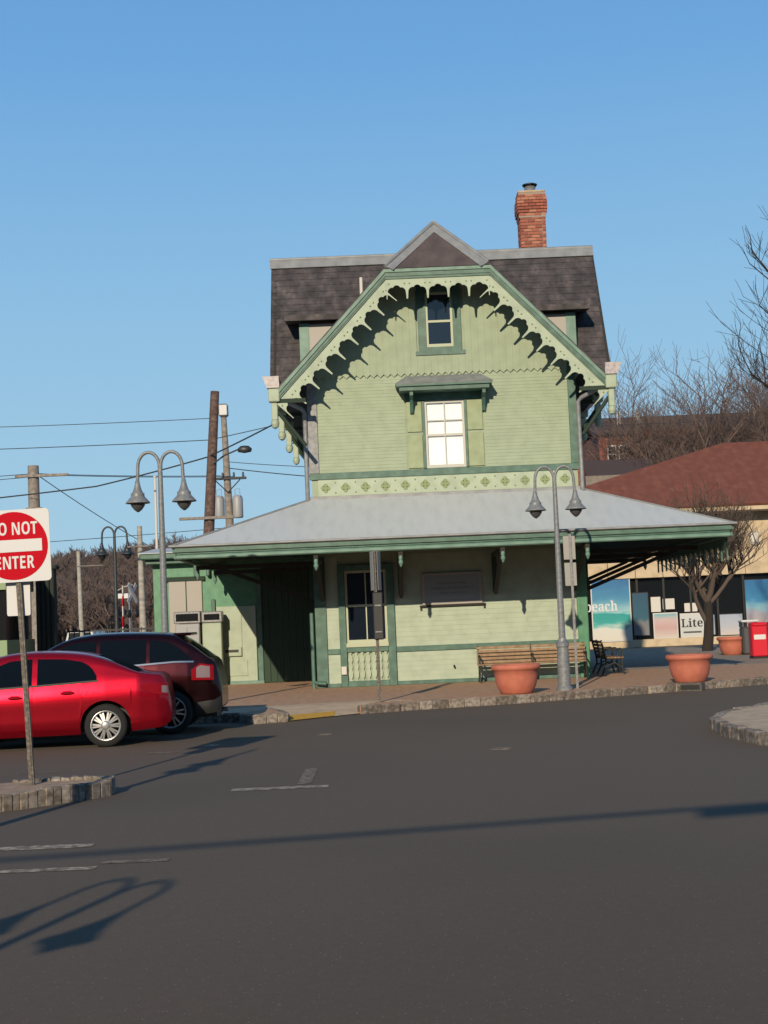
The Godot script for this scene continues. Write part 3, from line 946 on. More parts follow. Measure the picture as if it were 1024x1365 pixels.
		mb.span(xo - 0.12 * (1 + sx), xo + 0.12 * (1 - sx), 8.1, 9.17, -0.45, -0.40)
		put(dn, "casing", mb, M.trim_light)
		mb = MB.new()
		var wx: float = 3.2 * sx
		mb.span(minf(wx, wx - sx * 0.9), maxf(wx, wx - sx * 0.9), 8.3, 9.14, -0.45, -0.415)
		put(dn, "pane", mb, M.panel_grey)
		mb = MB.new()
		var x_a := minf(3.78 * sx, 1.2 * sx); var x_b := maxf(3.78 * sx, 1.2 * sx)
		mb.slab([Vector3(x_a, 9.33, -0.1), Vector3(x_b, 9.33, -0.1), Vector3(x_b, 9.47, -1.45), Vector3(x_a, 9.47, -1.45)], 0.14)
		put(dn, "dormer_roof", mb, M.slate)
	mb = MB.new()
	mb.tube([Vector3(-1.86, 9.6, -1.2), Vector3(-1.86, 10.45, -1.2)], [0.045], 8)
	put(mr, "vent_pipe", mb, M.white_trim)

	# --- carved bargeboards and rake trim
	var bg := group_part(s, "bargeboard")
	var zbf := 0.93
	var nr := 8
	var mt := scallop_mesh(2.48 / 5, 0.0, 0.05, 0.0)
	for k in 5: put(bg, "carved_arch", mt, M.carved, Transform3D(Basis(), Vector3(-1.24 + k * 2.48 / 5, 9.9, zbf)))
	var slope := atan(1.055)
	var sl := ((3.99 - 1.24) / cos(slope) - 0.22) / nr
	for sx in [-1, 1]:
		var rb := Basis(Vector3(0, 0, 1), slope if sx < 0 else -slope)
		var along := rb * Vector3(sx, 0, 0)
		for k in nr:
			var at: Vector3 = Vector3(sx * 1.24, 9.9, zbf - 0.004 * (k % 2 + 1)) + along * (0.22 + sl * (k + (1 if sx < 0 else 0)))
			put(bg, "carved_arch", mt, M.carved, Transform3D(rb.scaled_local(Vector3(sl / (2.48 / 5), 1.1, 1)), at))
			for e in [0.12, 0.88]:
				put(bg, "rosette", dot, M.diamond, Transform3D(Basis(), Vector3(sx * 1.24, 9.9, zbf) + along * (0.22 + sl * (k + e)) + rb * Vector3(0, -0.15, 0)))
	for k in 5:
		for e in [0.12, 0.88]:
			put(bg, "rosette", dot, M.diamond, Transform3D(Basis(), Vector3(-1.24 + (k + e) * 2.48 / 5, 9.77, zbf)))
	for sx in [-1, 1]:   # plain corner pieces where the carved boards meet
		mb = MB.new()
		mb.prism(PackedVector2Array([Vector2(sx * 1.19, 9.93), Vector2(sx * 1.43, 9.75), Vector2(sx * 1.31, 9.60), Vector2(sx * 1.24, 9.64), Vector2(sx * 1.19, 9.72)]), Transform3D(Basis(), Vector3(0, 0, zbf - 0.012)), 0.035)
		put(bg, "corner_piece", mb, M.carved)
	# two-step moulding above them
	for lay in [[0.0, 0.075, 1.0, "trim_light"], [-0.085, 0.1, 0.972, "trim"], [-0.165, 0.06, 0.955, "trim"]]:
		var oy: float = lay[0]; var th: float = lay[1]; var zz: float = lay[2]
		mb = MB.new()
		var cxx := 1.27; var cyy: float = 10.08 + oy
		var n2 := Vector2(0.726, 0.688)
		mb.span(-cxx, cxx, cyy - th / 2, cyy + th / 2, zz - 0.08, zz)
		for sx in [-1, 1]:
			var a := Vector2(cxx, cyy); var b := Vector2(3.99, cyy - (3.99 - cxx) * 1.055)
			var dd := Vector2(-n2.x, -n2.y) * 0.0
			var up := Vector2(0, th * 0.72)
			var pl := PackedVector2Array([(a - up) * Vector2(sx, 1), (b - up) * Vector2(sx, 1), (b + up) * Vector2(sx, 1), (a + up) * Vector2(sx, 1)])
			mb.prism(pl, Transform3D(Basis(), Vector3(0, 0, zz + 0.001)), 0.08)
		put(bg, "moulding", mb, M[lay[3]])
	# eave boxes, gutters, pendants and downpipes
	for sx in [-1, 1]:
		mb = MB.new()
		mb.hexa([Vector3(sx * 4.04 - 0.15, 7.36, 1.03), Vector3(sx * 4.04 + 0.15, 7.36, 1.03), Vector3(sx * 4.04 + 0.15, 7.36, -0.35), Vector3(sx * 4.04 - 0.15, 7.36, -0.35), Vector3(sx * 4.1 - 0.2, 7.64, 1.03), Vector3(sx * 4.1 + 0.2, 7.64, 1.03), Vector3(sx * 4.1 + 0.2, 7.64, -0.35), Vector3(sx * 4.1 - 0.2, 7.64, -0.35)])
		put(s, "gutter_box", mb, M.gutter)
		mb = MB.new()
		mb.span(sx * 4.06 - 0.08, sx * 4.06 + 0.08, 7.18, 7.3, -9.2, -0.36)
		put(s, "gutter", mb, M.gutter)
		for zz in [0.88, -1.45, -4.3, -7.4]:
			var pd := group_part(s, "eave_bracket", Vector3(sx * 4.03, 0, zz))
			mb = MB.new()
			mb.cbox(Vector3(0, 7.19, 0), Vector3(0.27, 0.32, 0.25), 0.02)
			put(pd, "block", mb, M.carved)
			mb = MB.new()
			mb.cbox(Vector3(0, 6.8, 0), Vector3(0.15, 0.42, 0.15), 0.02)
			mb.lathe([Vector2(0, 6.38), Vector2(0.07, 6.42), Vector2(0.1, 6.5), Vector2(0.1, 6.56), Vector2(0.075, 6.6)], 8, Transform3D(), true)
			put(pd, "drop", mb, M.carved)
			# curved knee back to the wall
			mb = MB.new()
			var arc := []
			for k in 9:
				var t := k / 8.0 * PI / 2
				arc.append(Vector3(-sx * (0.74 - 0.66 * cos(t)), 6.25 + 0.85 * sin(t) , 0) if false else Vector3(-sx * 0.72 * (1 - sin(t)), 6.9 - 1.0 * (1 - cos(PI / 2 - t)) * 0.0 - 0.95 * (1 - sin(t)) , 0))
			mb.tube(arc, [0.05], 6)
			mb.span(minf(0.0, -sx * 0.75), maxf(0.0, -sx * 0.75), 7.0, 7.1, -0.05, 0.05)
			put(pd, "knee", mb, M.soffit)
	mb = MB.new()
	mb.tube([Vector3(3.98, 7.3, 0.6), Vector3(3.95, 7.18, 0.55), Vector3(3.42, 6.95, 0.16), Vector3(3.33, 6.85, 0.12), Vector3(3.33, 4.72, 0.12), Vector3(3.36, 4.64, 0.2)], [0.055], 9)
	put(s, "downpipe", mb, M.pipe)
	mb = MB.new()
	mb.tube([Vector3(-3.98, 7.3, 0.6), Vector3(-3.95, 7.18, 0.5), Vector3(-3.42, 6.95, 0.1), Vector3(-3.36, 6.85, 0.06), Vector3(-3.36, 4.72, 0.06), Vector3(-3.38, 4.64, 0.14)], [0.055], 9)
	put(s, "downpipe", mb, M.pipe)
	# --- chimney, brick by brick
	var ch := group_part(s, "chimney", Vector3(2.8, 0, -3.5))
	mb = MB.new()
	mb.span(-0.325, 0.325, 8.5, 12.35, -0.325, 0.325); mb.span(-0.36, 0.36, 12.35, 13.03, -0.36, 0.36)
	put(ch, "core", mb, M.mortar)
	mb = MB.new()
	mb.cbox(Vector3.ZERO, Vector3(0.2, 0.07, 0.09), 0.006)
	var bm := mb.done()
	var r2 := RandomNumberGenerator.new()
	r2.seed = 12
	for c in 22:
		var y := 11.15 + c * 0.0855
		var half := 0.345
		if y > 12.36: half = 0.345 + minf((y - 12.36) / 0.2, 1.0) * 0.06
		if y > 12.85: half = 0.40 - (y - 12.85) * 0.25
		for f in 4:
			var bs := Basis(Vector3.UP, f * PI / 2)
			var xx := -half
			var first := (c + f) % 2 == 0
			while xx < half - 0.1:
				var bl := minf(0.1 if first else 0.205, half - 0.095 - xx)
				first = false
				if bl > 0.03: put(ch, "brick", bm, M["brick%d" % (r2.randi() % 3)], Transform3D(bs.scaled_local(Vector3((bl - 0.01) / 0.2, 1, 1)), bs * Vector3(xx + bl / 2, y, half - 0.045 + r2.randf_range(0, 0.006))))
				xx += bl
	mb = MB.new()
	mb.cbox(Vector3(0, 13.06, 0), Vector3(0.74, 0.07, 0.74), 0.02)
	put(ch, "cement_cap", mb, M.concrete)
	mb = MB.new()
	mb.lathe([Vector2(0.15, 13.08), Vector2(0.15, 13.28), Vector2(0.13, 13.28), Vector2(0.13, 13.1)], 10)
	put(ch, "flue", mb, M.galv)
	mb = MB.new()
	mb.lathe([Vector2(0.2, 13.31), Vector2(0.21, 13.34), Vector2(0.05, 13.39), Vector2(0, 13.39)], 10)
	for k in 4: mb.span(cos(k * PI / 2) * 0.15 - 0.012, cos(k * PI / 2) * 0.15 + 0.012, 13.26, 13.33, sin(k * PI / 2) * 0.15 - 0.012, sin(k * PI / 2) * 0.15 + 0.012)
	put(ch, "cowl", mb, M.dark_iron)

# ---------------------------------------------------------------- low wing left of the station
func wing() -> void:
	var s := thing("station_wing", "low green wing with flat cornice standing left behind the station canopy", "building", Vector3(-4.195, -0.105, -41.3))
	s.scale = Vector3.ONE * 1.062
	var mb := MB.new()
	mb.span(-2.1, 2.2, 0, 3.4, -5, 0)
	put(s, "wall", mb, M.trim_bright)
	mb = MB.new()
	mb.cbox(Vector3(0, 3.46, -2.4), Vector3(4.5, 0.12, 5.4), 0.02)
	mb.cbox(Vector3(-0.02, 3.6, -2.38), Vector3(4.7, 0.16, 5.7), 0.03)
	put(s, "cornice", mb, M.trim)
	mb = MB.new()
	mb.slab([Vector3(-2.4, 3.69, 0.5), Vector3(2.35, 3.69, 0.5), Vector3(2.35, 3.95, -2.4), Vector3(-2.4, 3.95, -2.4)], 0.02)
	mb.slab([Vector3(2.35, 3.69, -5.3), Vector3(-2.4, 3.69, -5.3), Vector3(-2.4, 3.95, -2.4), Vector3(2.35, 3.95, -2.4)], 0.02)
	put(s, "roof_sheet", mb, M.metal_roof)
	for xx in [-0.98, -0.4, -0.66]:   # eave brackets
		mb = MB.new()
		mb.cbox(Vector3(xx, 3.22, 0.1), Vector3(0.09, 0.34, 0.2), 0.02)
		put(s, "bracket", mb, M.trim)
	var win := group_part(s, "shuttered_window")
	for xx in [[-1.70, -1.26], [-1.24, -0.98 + 0.14]]:
		mb = MB.new()
		mb.cbox(Vector3((xx[0] + xx[1]) / 2, 2.2, 0.03), Vector3(xx[1] - xx[0], 1.5, 0.05), 0.01)
		put(win, "panel", mb, M.panel_grey)
	mb = MB.new()
	mb.span(-1.78, -0.76, 2.95, 3.06, 0, 0.08)
	put(win, "head", mb, M.soffit)
	# light green door with a letter plate
	var dr := group_part(s, "door")
	mb = MB.new()
	mb.cbox(Vector3(0.02, 1.2, 0.03), Vector3(1.02, 2.1, 0.06), 0.01)
	put(dr, "leaf", mb, M.siding_low)
	for p in [[-0.4, 0.16, 1.0, 2.1], [-0.4, 0.28, 0.45, 0.85]]:
		mb = MB.new()
		mb.cbox(Vector3((p[0] + p[1]) / 2, (p[2] + p[3]) / 2, 0.066), Vector3(p[1] - p[0], p[3] - p[2], 0.02), 0.008)
		put(dr, "door_panel", mb, M.siding_low)
	mb = MB.new()
	mb.cbox(Vector3(-0.12, 1.08, 0.1), Vector3(0.52, 0.24, 0.05), 0.012)
	put(dr, "letter_plate", mb, M.siding_low)
	mb = MB.new()
	mb.span(-0.28, 0.06, 1.06, 1.13, 0.12, 0.13)
	put(dr, "letter_slot", mb, M.black_plastic)
	mb = MB.new()
	mb.cbox(Vector3(0.05, 0.24, 0.05), Vector3(1.3, 0.16, 0.1), 0.01)
	put(s, "plinth_board", mb, M.trim_light)
	mb = MB.new()
	mb.cbox(Vector3(0.62, 1.6, 0.03), Vector3(0.14, 2.9, 0.07), 0.01); mb.cbox(Vector3(-0.56, 1.3, 0.03), Vector3(0.1, 2.3, 0.07), 0.01)
	put(s, "door_frame", mb, M.trim)
	for k in 8:   # recess boards and rail: canopy shade put into their dark green
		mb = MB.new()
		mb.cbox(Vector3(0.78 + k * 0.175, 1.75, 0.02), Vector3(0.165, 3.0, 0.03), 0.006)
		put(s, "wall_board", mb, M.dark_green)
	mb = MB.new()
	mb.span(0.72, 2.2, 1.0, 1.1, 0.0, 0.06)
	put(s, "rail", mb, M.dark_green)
	# machines before the wing
	var tm := thing("ticket_machine", "grey metal cabinet with dark display band behind the maroon car", "machine", Vector3(-5.42, SW, -40.75))
	mb = MB.new()
	mb.cbox(Vector3(0, 0.85, 0), Vector3(0.66, 1.7, 0.5), 0.02)
	put(tm, "case", mb, M.cabinet)
	for xx in [-0.16, 0.16]:
		mb = MB.new()
		mb.cbox(Vector3(xx, 0.85, 0.255), Vector3(0.3, 1.5, 0.02), 0.006)
		put(tm, "door", mb, M.cabinet)
	mb = MB.new()
	mb.cbox(Vector3(0, 1.87, 0), Vector3(0.72, 0.32, 0.54), 0.02)
	put(tm, "hood", mb, M.galv)
	mb = MB.new()
	mb.span(-0.3, 0.3, 1.77, 1.97, 0.27, 0.28)
	put(tm, "display_band", mb, M.dark_window)
	var nb := thing("notice_board", "pale yellow green upright panel with dark top beside the wing door", "board", Vector3(-4.78, SW, -40.8))
	mb = MB.new()
	mb.cbox(Vector3(0, 0.85, 0), Vector3(0.52, 1.7, 0.35), 0.02)
	put(nb, "panel", mb, M.siding_low)
	mb = MB.new()
	mb.cbox(Vector3(0, 1.86, 0), Vector3(0.58, 0.3, 0.4), 0.02)
	put(nb, "head", mb, M.galv)
	mb = MB.new()
	mb.span(-0.2, 0.22, 1.78, 1.94, 0.2, 0.21)
	put(nb, "display_window", mb, M.dark_window)

# ---------------------------------------------------------------- cars
func poly_at(pts: Array, x: float) -> float:   # smooth curve through points sorted by x
	if x <= pts[0][0]: return pts[0][1]
	for i in pts.size() - 1:
		if x <= pts[i + 1][0]:
			var t: float = (x - pts[i][0]) / (pts[i + 1][0] - pts[i][0])
			var p0: Array = pts[maxi(i - 1, 0)]; var p3: Array = pts[mini(i + 2, pts.size() - 1)]
			var d: float = pts[i + 1][0] - pts[i][0]
			var m1: float = (pts[i + 1][1] - p0[1]) / maxf(pts[i + 1][0] - p0[0], 1e-3) * d
			var m2: float = (p3[1] - pts[i][1]) / maxf(p3[0] - pts[i][0], 1e-3) * d
			var t2 := t * t; var t3 := t2 * t
			return (2 * t3 - 3 * t2 + 1) * pts[i][1] + (t3 - 2 * t2 + t) * m1 + (-2 * t3 + 3 * t2) * pts[i + 1][1] + (t3 - t2) * m2
	return pts[-1][1]
func lin_at(pts: Array, x: float) -> float:
	if x <= pts[0][0]: return pts[0][1]
	for i in pts.size() - 1:
		if x <= pts[i + 1][0]: return lerpf(pts[i][1], pts[i + 1][1], (x - pts[i][0]) / (pts[i + 1][0] - pts[i][0]))
	return pts[-1][1]
func c_hw(S: Dictionary, x: float) -> float:
	return S.w * lin_at(S.plan, x)
func c_top(S: Dictionary, x: float) -> float:
	return poly_at(S.top, x)
func c_belt(S: Dictionary, x: float) -> float:
	return minf(lin_at(S.belt, x), c_top(S, x) - 0.045)
func c_bot(S: Dictionary, x: float) -> float:
	var y: float = lin_at(S.sill, x)
	for cx in [0.0, S.wb]:
		var d: float = absf(x - cx)
		if d < S.arch: y = maxf(y, S.r + sqrt(S.arch * S.arch - d * d) * 1.0)
	return y
func c_z(S: Dictionary, x: float, y: float) -> float:   # half width of the shell at (x, y)
	var w := c_hw(S, x); var yb := c_belt(S, x); var yt := c_top(S, x)
	var wb := w * 0.945
	if y <= yb:
		return w * lin_at([[0.0, 0.87], [0.1, 0.935], [0.2, 0.968], [0.28, 0.985], [0.33, 0.978], [0.45, 0.985], [0.58, 0.996], [0.68, 1.0], [0.78, 0.992], [0.88, 0.974], [1.0, 0.945]], (y - 0.2) / maxf(yb - 0.2, 0.05))
	var h := yt - yb
	var wr: float = wb - S.tumble * h
	return lerpf(wb, wr, clampf((y - yb) / maxf(h * 0.9, 1e-3), 0, 1))
func c_ring(S: Dictionary, x: float) -> Array:
	var y0 := c_bot(S, x); var yb := c_belt(S, x); var yt := c_top(S, x); var h := yt - yb
	var r := []
	y0 = minf(y0, yb - 0.02)
	for k in 11:
		var y := lerpf(y0, yb, k / 10.0)
		r.append(Vector2(c_z(S, x, y), y))
	var wr: float = c_hw(S, x) * 0.945 - S.tumble * h
	for q in [0.3, 0.6, 0.8]: r.append(Vector2(c_z(S, x, yb + h * q), yb + h * q))
	r.append(Vector2(wr * 0.975, yb + h * 0.9)); r.append(Vector2(wr * 0.9, yb + h * 0.95)); r.append(Vector2(wr * 0.75, yb + h * 0.975)); r.append(Vector2(wr * 0.4, yb + h * 0.995)); r.append(Vector2(0, yt))
	return r
func side_patch(S: Dictionary, x0: float, x1: float, lo: Callable, hi: Callable, off: float, side: int, nx := 14, ny := 5) -> MB:
	var mb := MB.new()
	mb.smooth(1)
	var g := []
	for i in nx + 1:
		var x := lerpf(x0, x1, float(i) / nx)
		var col := []
		for j in ny + 1:
			var y := lerpf(lo.call(x), hi.call(x), float(j) / ny)
			col.append(Vector3(x, y, (c_z(S, x, y) + off) * side))
		g.append(col)
	for i in nx:
		for j in ny:
			if side > 0: mb.quad(g[i][j], g[i + 1][j], g[i + 1][j + 1], g[i][j + 1])
			else: mb.quad(g[i + 1][j], g[i][j], g[i][j + 1], g[i + 1][j + 1])
	mb.flat()
	# edges back to the shell
	var inn := Vector3(0, 0, -(off + 0.004) * side)
	for i in nx:
		for e in [[g[i][0], g[i + 1][0]], [g[i + 1][ny], g[i][ny]]]:
			if side > 0: mb.quad(e[1], e[0], e[0] + inn, e[1] + inn)
			else: mb.quad(e[0], e[1], e[1] + inn, e[0] + inn)
	for j in ny:
		for e in [[g[nx][j], g[nx][j + 1]], [g[0][j + 1], g[0][j]]]:
			if side > 0: mb.quad(e[1], e[0], e[0] + inn, e[1] + inn)
			else: mb.quad(e[0], e[1], e[1] + inn, e[0] + inn)
	return mb
func top_patch(S: Dictionary, x0: float, x1: float, k: float, off: float) -> MB:   # screen glass over the sloping top
	var mb := MB.new()
	mb.smooth(1)
	var g := []
	for i in 9:
		var x := lerpf(x0, x1, i / 8.0)
		var rr := c_ring(S, x).slice(15)
		var line := []
		for q in rr: line.append(Vector3(x, q.y, q.x * k))
		var full := []
		for q in line: full.append(q)
		for q in range(line.size() - 2, -1, -1): full.append(Vector3(line[q].x, line[q].y, -line[q].z))
		var sl := (c_top(S, x + 0.01) - c_top(S, x - 0.01)) / 0.02
		var n := Vector3(-sl, 1, 0).normalized() * off
		for q in full.size(): full[q] += n
		g.append(full)
	for i in 8:
		for j in g[0].size() - 1:
			mb.quad(g[i][j], g[i + 1][j], g[i + 1][j + 1], g[i][j + 1])
	return mb
func wheel_meshes(r: float, rim_r: float, spokes: int, width: float) -> Array:
	var ax := Transform3D(Basis(Vector3.RIGHT, PI / 2), Vector3.ZERO)   # y axis -> z
	var w := width / 2
	var t := MB.new()
	t.lathe([Vector2(rim_r, -w), Vector2(rim_r + 0.02, -w - 0.004), Vector2(r - 0.03, -w + 0.004), Vector2(r - 0.005, -w + 0.03), Vector2(r, -w + 0.06), Vector2(r, w - 0.06), Vector2(r - 0.005, w - 0.03), Vector2(r - 0.03, w - 0.004), Vector2(rim_r + 0.02, w + 0.004), Vector2(rim_r, w)], 36, ax)
	var m := MB.new()
	m.lathe([Vector2(rim_r + 0.002, -w), Vector2(rim_r + 0.004, w), Vector2(rim_r - 0.02, w - 0.004), Vector2(rim_r - 0.03, w - 0.05)], 36, ax)
	for k in spokes:
		for dd in [-0.5, 0.5]:
			var a: float = TAU * (k + dd * 0.34) / spokes
			var b := Basis(Vector3(0, 0, 1), a)
			m.hexa([b * Vector3(0.045, -0.013, w - 0.012), b * Vector3(rim_r - 0.015, -0.013, w - 0.03), b * Vector3(rim_r - 0.015, -0.013, w - 0.07), b * Vector3(0.045, -0.013, w - 0.05),
				b * Vector3(0.045, 0.013, w - 0.012), b * Vector3(rim_r - 0.015, 0.013, w - 0.03), b * Vector3(rim_r - 0.015, 0.013, w - 0.07), b * Vector3(0.045, 0.013, w - 0.05)])
	m.lathe([Vector2(0.075, w - 0.06), Vector2(0.07, w - 0.012), Vector2(0.04, w - 0.004), Vector2(0, w - 0.004)], 14, ax)
	var d := MB.new()
	d.lathe([Vector2(rim_r - 0.01, -w + 0.02), Vector2(rim_r - 0.02, -w + 0.05), Vector2(0, -w + 0.06)], 24, ax)
	d.lathe([Vector2(rim_r * 0.72, 0), Vector2(rim_r * 0.72, 0.02), Vector2(0, 0.021)], 24, ax)
	return [t.done(), m.done(), d.done()]

func build_car(S: Dictionary, root: Node3D) -> void:
	var xs := []
	var n := 96
	for i in n + 1: xs.append(lerpf(S.x0, S.x1, float(i) / n))
	for cx in [0.0, S.wb]:
		for k in range(-14, 15): xs.append(cx + S.arch * sin(k / 14.0 * PI / 2) * 0.9995)
		xs.append(cx - S.arch - 0.001); xs.append(cx + S.arch + 0.001)
	xs.sort()
	var rings := []
	for x in xs:
		var h := c_ring(S, x)
		var full := []
		for q in h: full.append(Vector3(x, q.y, q.x))
		for q in range(h.size() - 2, -1, -1): full.append(Vector3(x, h[q].y, -h[q].x))
		rings.append(full)
	var mb := MB.new()
	mb.smooth(1)
	for i in rings.size() - 1:
		if xs[i + 1] - xs[i] < 1e-5: continue
		for j in rings[0].size() - 1:
			mb.quad(rings[i][j], rings[i + 1][j], rings[i + 1][j + 1], rings[i][j + 1])
	mb.flat()
	for e in [[0, -1], [rings.size() - 1, 1]]:
		var rr: Array = rings[e[0]]
		var c := Vector3(rr[0].x, (rr[0].y + rr[18].y) / 2, 0)
		for j in rr.size():
			var a: Vector3 = rr[j]; var b: Vector3 = rr[(j + 1) % rr.size()]
			if e[1] > 0: mb.tri(c, a, b)
			else: mb.tri(c, b, a)
	put(root, "body", mb, S.paint)
	# dark floor and wheel wells
	mb = MB.new()
	mb.span(S.x0 + 0.25, S.x1 - 0.2, 0.2, 0.5, -S.w * 0.86, S.w * 0.86) if false else mb.span(S.arch + 0.02, S.wb - S.arch - 0.02, 0.2, 0.55, -S.w * 0.86, S.w * 0.86)
	mb.span(S.x0 + 0.1, -S.arch - 0.01, 0.25, 0.5, -S.w * 0.7, S.w * 0.7)
	mb.span(S.wb + S.arch + 0.01, S.x1 - 0.1, 0.25, 0.5, -S.w * 0.7, S.w * 0.7)
	mb.span(-S.arch - 0.02, S.wb + S.arch + 0.02, 0.25, 0.95, -S.w * 0.66, S.w * 0.66)
	put(root, "underbody", mb, M.black_plastic)
	for cx in [0.0, S.wb]:
		for side in [-1, 1]:
			mb = MB.new()
			for k in 16:
				var a := PI * k / 16.0; var b := PI * (k + 1) / 16.0
				var R: float = S.arch - 0.004
				var p := Vector3(cx + cos(a) * R, S.r + sin(a) * R, 0); var q := Vector3(cx + cos(b) * R, S.r + sin(b) * R, 0)
				var zo: float = S.w * 0.93 * side; var zi: float = S.w * 0.66 * side
				mb.quad(p + Vector3(0, 0, zo), q + Vector3(0, 0, zo), q + Vector3(0, 0, zi), p + Vector3(0, 0, zi))
			put(root, "wheel_well", mb, M.black_plastic)
	# doors
	for side in [1, -1]:
		for d in S.doors:
			var lo := func(x): return maxf(lin_at(S.sill, x) + 0.1, c_bot(S, x) + 0.03)
			var hi := func(x): return c_belt(S, x) - 0.012
			var dn := put(root, "door", side_patch(S, d[0], d[1], lo, hi, 0.006, side, 16, 9), S.paint)
			var hx0: float = d[2]
			var hy: float = d[3]
			mb = MB.new()
			var hz: float = (c_z(S, hx0, hy) + 0.03) * side
			mb.cbox(Vector3(hx0, hy, hz), Vector3(0.2, 0.03, 0.03), 0.01)
			mb.cbox(Vector3(hx0, hy, hz - 0.015 * side), Vector3(0.13, 0.06, 0.02), 0.008)
			put(dn, "handle", mb, S.paint)
		# side glass
		for g in S.glass:
			var glo := func(x): return c_belt(S, x) + 0.02
			var ghi := func(x): return maxf(minf(lin_at(g[2], x), c_belt(S, x) + (c_top(S, x) - c_belt(S, x)) * 0.86), c_belt(S, x) + 0.03)
			put(root, "side_window", side_patch(S, g[0], g[1], glo, ghi, 0.007, side, 16, 4), M.car_glass)
		# chrome or black strip under the glass
		var f0: float = S.glass[0][0]; var f1: float = S.glass[-1][1]
		put(root, "window_trim", side_patch(S, f0 - 0.02, f1 + 0.02, func(x): return c_belt(S, x) - 0.008, func(x): return c_belt(S, x) + 0.018, 0.011, side, 24, 1), S.trim)
		# lamps
		var tl: Array = S.tail
		put(root, "taillight", side_patch(S, tl[0], tl[1], func(x): return lin_at(tl[2], x), func(x): return lin_at(tl[3], x), 0.012, side, 8, 4), M.tail_red)
		put(root, "reversing_light", side_patch(S, tl[4], tl[5], func(x): return lin_at(tl[2], x) + 0.04, func(x): return lin_at(tl[3], x) - 0.03, 0.018, side, 6, 3), M.tail_clear)
		var hl: Array = S.head
		put(root, "headlight", side_patch(S, hl[0], hl[1], func(_x): return hl[2], func(_x): return hl[3], 0.012, side, 6, 3), M.tail_clear)
		# sill strip
		put(root, "sill_strip", side_patch(S, S.arch + 0.03, S.wb - S.arch - 0.03, func(x): return lin_at(S.sill, x), func(x): return lin_at(S.sill, x) + 0.085, 0.004, side, 10, 2), S.sill_mat)
		put(root, "rear_bumper", side_patch(S, S.x0 + 0.012, -S.arch - 0.005, func(x): return lin_at(S.sill, x) - 0.01, func(x): return lin_at(S.sill, x) + S.bump_h, 0.012, side, 8, 3), S.bump_mat)
		# mirror
		mb = MB.new()
		var mx: float = S.mirror[0]; var my: float = S.mirror[1]
		mb.cbox(Vector3(mx, my, (c_z(S, mx, my) + 0.11) * side), Vector3(0.12, 0.14, 0.2), 0.04)
		put(root, "mirror", mb, S.paint)
	put(root, "windscreen", top_patch(S, S.wind[0], S.wind[1], 0.97, 0.006), M.car_glass)
	put(root, "rear_window", top_patch(S, S.back[0], S.back[1], 0.97, 0.006), M.car_glass)
	# wheels
	var wm := wheel_meshes(S.r, S.rim, S.spokes, 0.21)
	for cx in [0.0, S.wb]:
		for side in [1, -1]:
			var w := group_part(root, "wheel", Vector3(cx, S.r, side * (S.w - 0.115)))
			if side < 0: w.rotation.y = PI
			put(w, "tyre", wm[0], M.rubber); put(w, "rim", wm[1], M.alloy); put(w, "brake_disc", wm[2], M.dark_iron)

